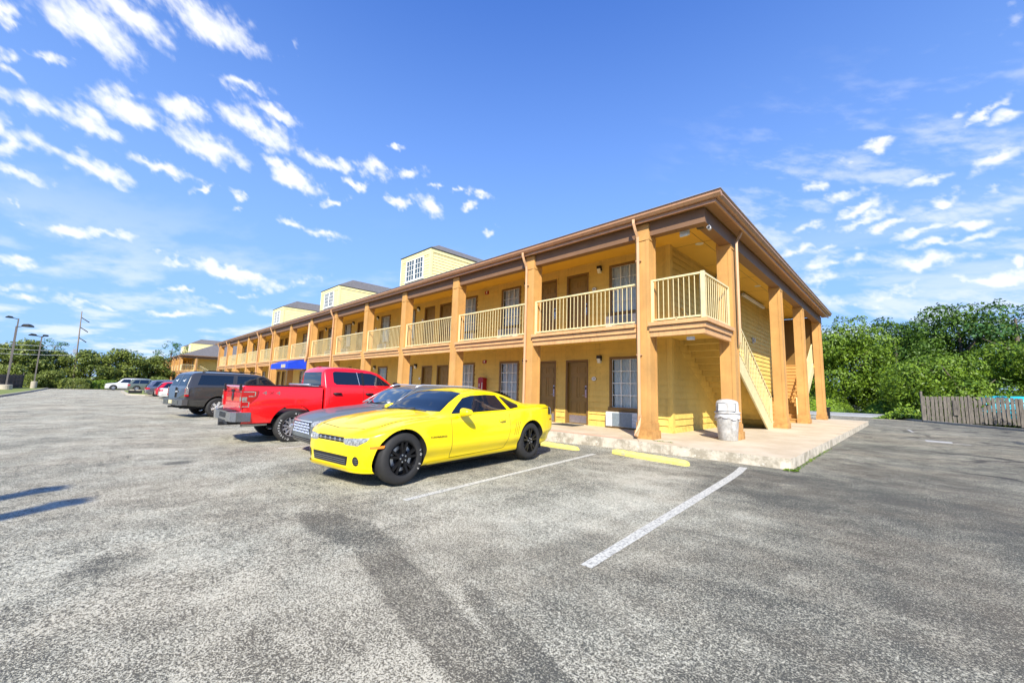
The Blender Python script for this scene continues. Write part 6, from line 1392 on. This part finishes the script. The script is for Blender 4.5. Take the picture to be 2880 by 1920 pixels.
# ================================================================ vegetation
def blob_points(blobs, n_each, surf=.75):
    C_, N_, S_ = [], [], []
    for (c, r, w) in blobs:
        n = int(n_each*w); d = rng.normal(0, 1, (n, 3)); d /= np.linalg.norm(d, axis=1)[:, None]
        rr = 1-(rng.random(n)**1.7)*(1-surf); bump = 1+.10*np.sin(d[:, 0]*7+c[0]*3)+.10*np.sin(d[:, 1]*8+c[1]*5)+.08*np.sin(d[:, 2]*9+c[2])
        C_.append(np.array(c)+d*np.array(r)*(rr*bump)[:, None]); N_.append(d/np.array(r)*np.mean(r)); S_.append(np.full(n, 1.0))
    return np.concatenate(C_), np.concatenate(N_), np.concatenate(S_)
def crown_blobs(w, h, z0, k, seed, sz=(.16, .30)):
    r_ = np.random.default_rng(seed); bl = []
    for i in range(k):
        a = r_.uniform(0, 2*PI); q = r_.random()**.5; zz = r_.random()
        prof = math.sin(PI*(.12+.80*zz))**.7
        x, y = math.cos(a)*q*w*.42*prof, math.sin(a)*q*w*.42*prof; s_ = r_.uniform(*sz)*w*.9
        bl.append(((x, y, z0+h*(.06+.84*zz)), (s_, s_, s_*r_.uniform(.6, .85)), (s_/w/.2)**2))
    return bl
CR = {}
def crown_mesh(key, w, h, z0, k, seed, n, leaf, m_, jitter=.6, sz=(.13, .26)):
    bl = crown_blobs(w, h, z0, k, seed, sz); C_, N_, _ = blob_points(bl, n/k, .72)
    C_[:, 2] = np.maximum(C_[:, 2], .15)
    cl = .5+.5*np.sin(C_[:, 0]*1.7+seed)*np.sin(C_[:, 1]*1.9)*np.sin(C_[:, 2]*1.6+1); vals = np.clip(rng.random(len(C_))*.6+cl*.4, 0, 1)
    V, F, vv = leaves(C_, N_, rng.uniform(leaf*.6, leaf*1.25, len(C_)), vals, jitter); o = mesh_np('crown', V, F, m_, vv); CR[key] = o; return o
def trunk_mb(hh, r, k=5, spread=1.2, seed=0):
    r_ = random.Random(seed); b = MB(); b.tube([(0, 0, -.2), (.05, .02, hh*.35), (-.05, .05, hh*.7), (.03, 0, hh)], [r*1.2, r, r*.7, r*.25], 8)
    for i in range(k):
        a = r_.uniform(0, 2*PI); z = hh*r_.uniform(.3, .75); L_ = spread*r_.uniform(.6, 1.1); b.tube([(0, 0, z), (math.cos(a)*L_*.5, math.sin(a)*L_*.5, z+L_*.45), (math.cos(a)*L_, math.sin(a)*L_, z+L_*.8)], [r*.5, r*.35, r*.12], 6)
    return b
_first = {}
def tree(name, kind, loc, s, label, cat, group, rz=0, sz=None):
    w, h, z0, k, seed, n, leaf, m_, jit, bl, tr = KINDS[kind]
    t = empty(name, loc, rz, label, cat, group); t.scale = (s, s, s*(sz or 1))
    if kind not in _first:
        c = crown_mesh(kind, w, h, z0, k, seed, n, leaf, M[m_], jit, bl); u = trunk_mb(z0+h*.7, tr, 6, w*.3, seed).build('trunk', M['bark'], off=(0, 0, 0)); _first[kind] = (c, u); c.parent = t; u.parent = t
    else:
        for q in _first[kind]: c = q.copy(); COL.objects.link(c); c.parent = t
    return t
KINDS = {
 'vine_big': (8.5, 8.0, 0.4, 30, 3, 42000, .115, 'leaf_vine', .5, (.15, .27), .25),
 'vine_mound': (9.0, 4.6, 0.0, 26, 5, 38000, .11, 'leaf_vine', .45, (.15, .27), .2),
 'round': (8.0, 7.5, 1.2, 50, 8, 40000, .115, 'leaf_dark', .7, (.11, .22), .25),
 'round2': (7.0, 8.5, 1.5, 46, 21, 34000, .115, 'leaf_dark', .7, (.11, .2), .22),
 'olive': (7.5, 6.2, .6, 40, 13, 15000, .20, 'leaf_olive', .7, (.11, .2), .2),
 'pine': (6.0, 8.0, 2.5, 60, 17, 16000, .13, 'leaf_pine', 1.2, (.05, .11), .2),
 'shrub': (3.2, 1.9, .0, 26, 19, 5000, .10, 'leaf_olive', .7, (.14, .24), .06),
}
# right-hand group behind the lot
RG = 'trees beyond the right end of the lot'
for (kd, x, y, s, sz_, nm, lb) in [
    ('vine_big', -4.4, 50.0, 1.05, 1.08, 'vine_covered_tree', 'tall vine-smothered tree just right of the far end column'),
    ('round', -8.6, 53, 1.05, 1.12, 'tree', 'dark round tree seen between the last two end columns'),
    ('round2', -.6, 55, 1.06, .98, 'tree', 'dark green tree standing left of the tallest tree on the right'),
    ('round', 3.9, 58, 1.22, 1.08, 'tree', 'tallest dark leafy tree in the right-hand group'),
    ('pine', 7.2, 56, 1.25, .92, 'pine_tree', 'dark pine with tufted branch ends at the far right'),
    ('vine_big', 8.2, 50, 1.0, .92, 'vine_covered_tree', 'vine-smothered tree cut by the right edge of the picture'),
    ('vine_mound', 3.0, 44.6, 1.0, 1.10, 'vine_covered_tree', 'broad bright green vine mound behind the picket fence'),
    ('vine_mound', 7.4, 44.2, .85, .92, 'vine_covered_tree', 'lower vine mound behind the turquoise cover'),
    ('vine_big', .6, 62, 1.15, 1.05, 'vine_covered_tree', 'pale vine-covered tree in the gap behind the broad mound'),
    ('round2', -13.5, 54, 1.1, .95, 'tree', 'leafy tree hidden mostly behind the end columns'),
    ]: tree(nm, kd, (x, y, -.45), s, lb, 'tree', RG, random.uniform(0, 6), sz_)
# trees out of frame on the right that shade the fence and the lot
tree('tree', 'round', (8.4, 34.2, -1.6), .80, 'leafy tree just outside the right edge that shades the lower fence', 'tree', RG, 1.0, .85)
tree('tree', 'round', (6.6, 19.4, -.3), .50, 'leafy tree just outside the right edge whose shadow streaks the asphalt', 'tree', RG, 2.0, 1.0)
# ground vines: low bank in front of the trees
n = 26000; X = rng.uniform(-10, 9, n); Y = 41.2+rng.random(n)**1.3*8+.0*X
Zb = -.45+np.clip((Y-41.2)*.33, 0, 2.4)*(.75+.35*np.sin(X*.9+1)+.2*np.sin(X*2.3))+rng.uniform(-.12, .12, n)
V, F, vv = leaves(np.stack([X, Y, Zb], 1), np.tile([0, -.6, .8], (n, 1)), rng.uniform(.08, .18, n), np.clip(rng.random(n)*.6+.3+.2*np.sin(X*2), 0, 1), .5)
tag(mesh_np('ground_vines', V, F, M['leaf_vine'], vv), kind='stuff')
n = 7000; X = rng.normal(0, 1, n)*1.0+.15; Y = 40.3+rng.normal(0, 1, n)*.35; Zb = -.1+np.abs(rng.normal(0, 1, n))*.28*np.exp(-((X-.1)/1.2)**2)+.25*np.exp(-((X-.1)/.9)**2)
V, F, vv = leaves(np.stack([X-.3, Y, Zb], 1), np.tile([0, -.6, .8], (n, 1)), rng.uniform(.06, .14, n), rng.random(n), .6)
tag(mesh_np('ground_vines', V, F, M['leaf_vine'], vv), kind='stuff')
# far-left belt
LG = 'trees behind the far end of the lot'
LB = [('olive', -99, -13.5, 1.0, 1.0, 'leftmost olive green tree behind the dark board fence'), ('olive', -98, -9.3, 1.05, 1.02, 'olive green tree directly behind the two taller lamp posts'),
      ('round2', -106, -17, .9, .8, 'dark tree at the left edge beyond the overhead wires'), ('olive', -99, -5.6, .88, 1.0, 'leafy olive tree between the third lamp post and the utility pole'),
      ('pine', -108, -6.6, 1.1, .80, 'pine whose tufted top rises left of the utility pole'), ('olive', -97.5, -1.6, .95, .98, 'olive tree just right of the utility pole'),
      ('olive', -98.5, 2.3, 1.0, 1.0, 'brownish olive tree behind the white vehicle'), ('pine', -112, 3.2, 1.0, .80, 'pine top showing above the olive trees in the middle of the belt'),
      ('olive', -101, 5.9, .95, .95, 'olive tree beside the end of the distant wing'), ('pine', -113, 9.8, 1.15, .92, 'tall pine left of the distant dormer'),
      ('pine', -118, 13.8, 1.15, .90, 'tall pine rising behind the distant dormer'), ('round2', -110, 7.3, .80, .80, 'dark leafy tree in front of the tall pines')]
for (kd, x, y, s, sz_, lb) in LB: tree('pine_tree' if kd == 'pine' else 'tree', kd, (x, y, -.45), s, lb, 'tree', LG, random.uniform(0, 6), sz_)
# clipped hedges and shrubs along the end of the lot
def hedge(x, y, w, d, h, m_, label, rz=0, n=5200):
    u = rng.uniform(-1, 1, (n, 3)); ax = rng.integers(0, 3, n); sgn = rng.choice([-1, 1], n); u[np.arange(n), ax] = sgn; u[:, 2] = np.abs(u[:, 2])
    nr = u/np.linalg.norm(u, axis=1)[:, None]; rr = (np.abs(u)**4).sum(1)**.25; p = u/rr[:, None]*np.array([w/2, d/2, h])*(1+rng.normal(0, .035, n))[:, None]
    V, F, vv = leaves(p, nr, rng.uniform(.05, .12, n), rng.random(n), .6); t = empty('hedge', (x, y, zg(x)), rz, label, 'hedge', 'hedges at the end of the lot'); mesh_np('foliage', V, F, M[m_], vv, t)
    b = MB(); b.tube([(0, 0, 0), (0, 0, h*.6)], .08, 6); b.build('stem', M['bark'], t, off=(0, 0, 0))
hedge(-90.5, -2.9, 2.6, 3.3, 1.55, 'leaf_olive', 'clipped rounded hedge at the end of the lot under the utility pole')
hedge(-91, .3, 2.4, 3.2, 1.35, 'leaf_vine', 'lighter green loose hedge between the clipped hedge and the white vehicle')
tree('shrub', 'shrub', (-91.0, -5.4, -.4), 1.15, 'bronze-tinted loose shrub left of the clipped hedge', 'shrub', None, 1.0, 1.15)
tree('shrub', 'shrub', (-89.5, -7.0, -.4), 1.0, 'low green shrub at the foot of the third lamp post', 'shrub', None, 2.0, 1.0)
tree('shrub', 'shrub', (-94, -9.5, -.4), 1.3, 'green shrub spilling over the far end of the dark board fence', 'shrub', None, 3.0, 1.3)
tree('shrub', 'shrub', (-88.5, 6.6, -.4), 1.0, 'olive shrub behind the silver SUV', 'shrub', None, 3.0, 1.1)
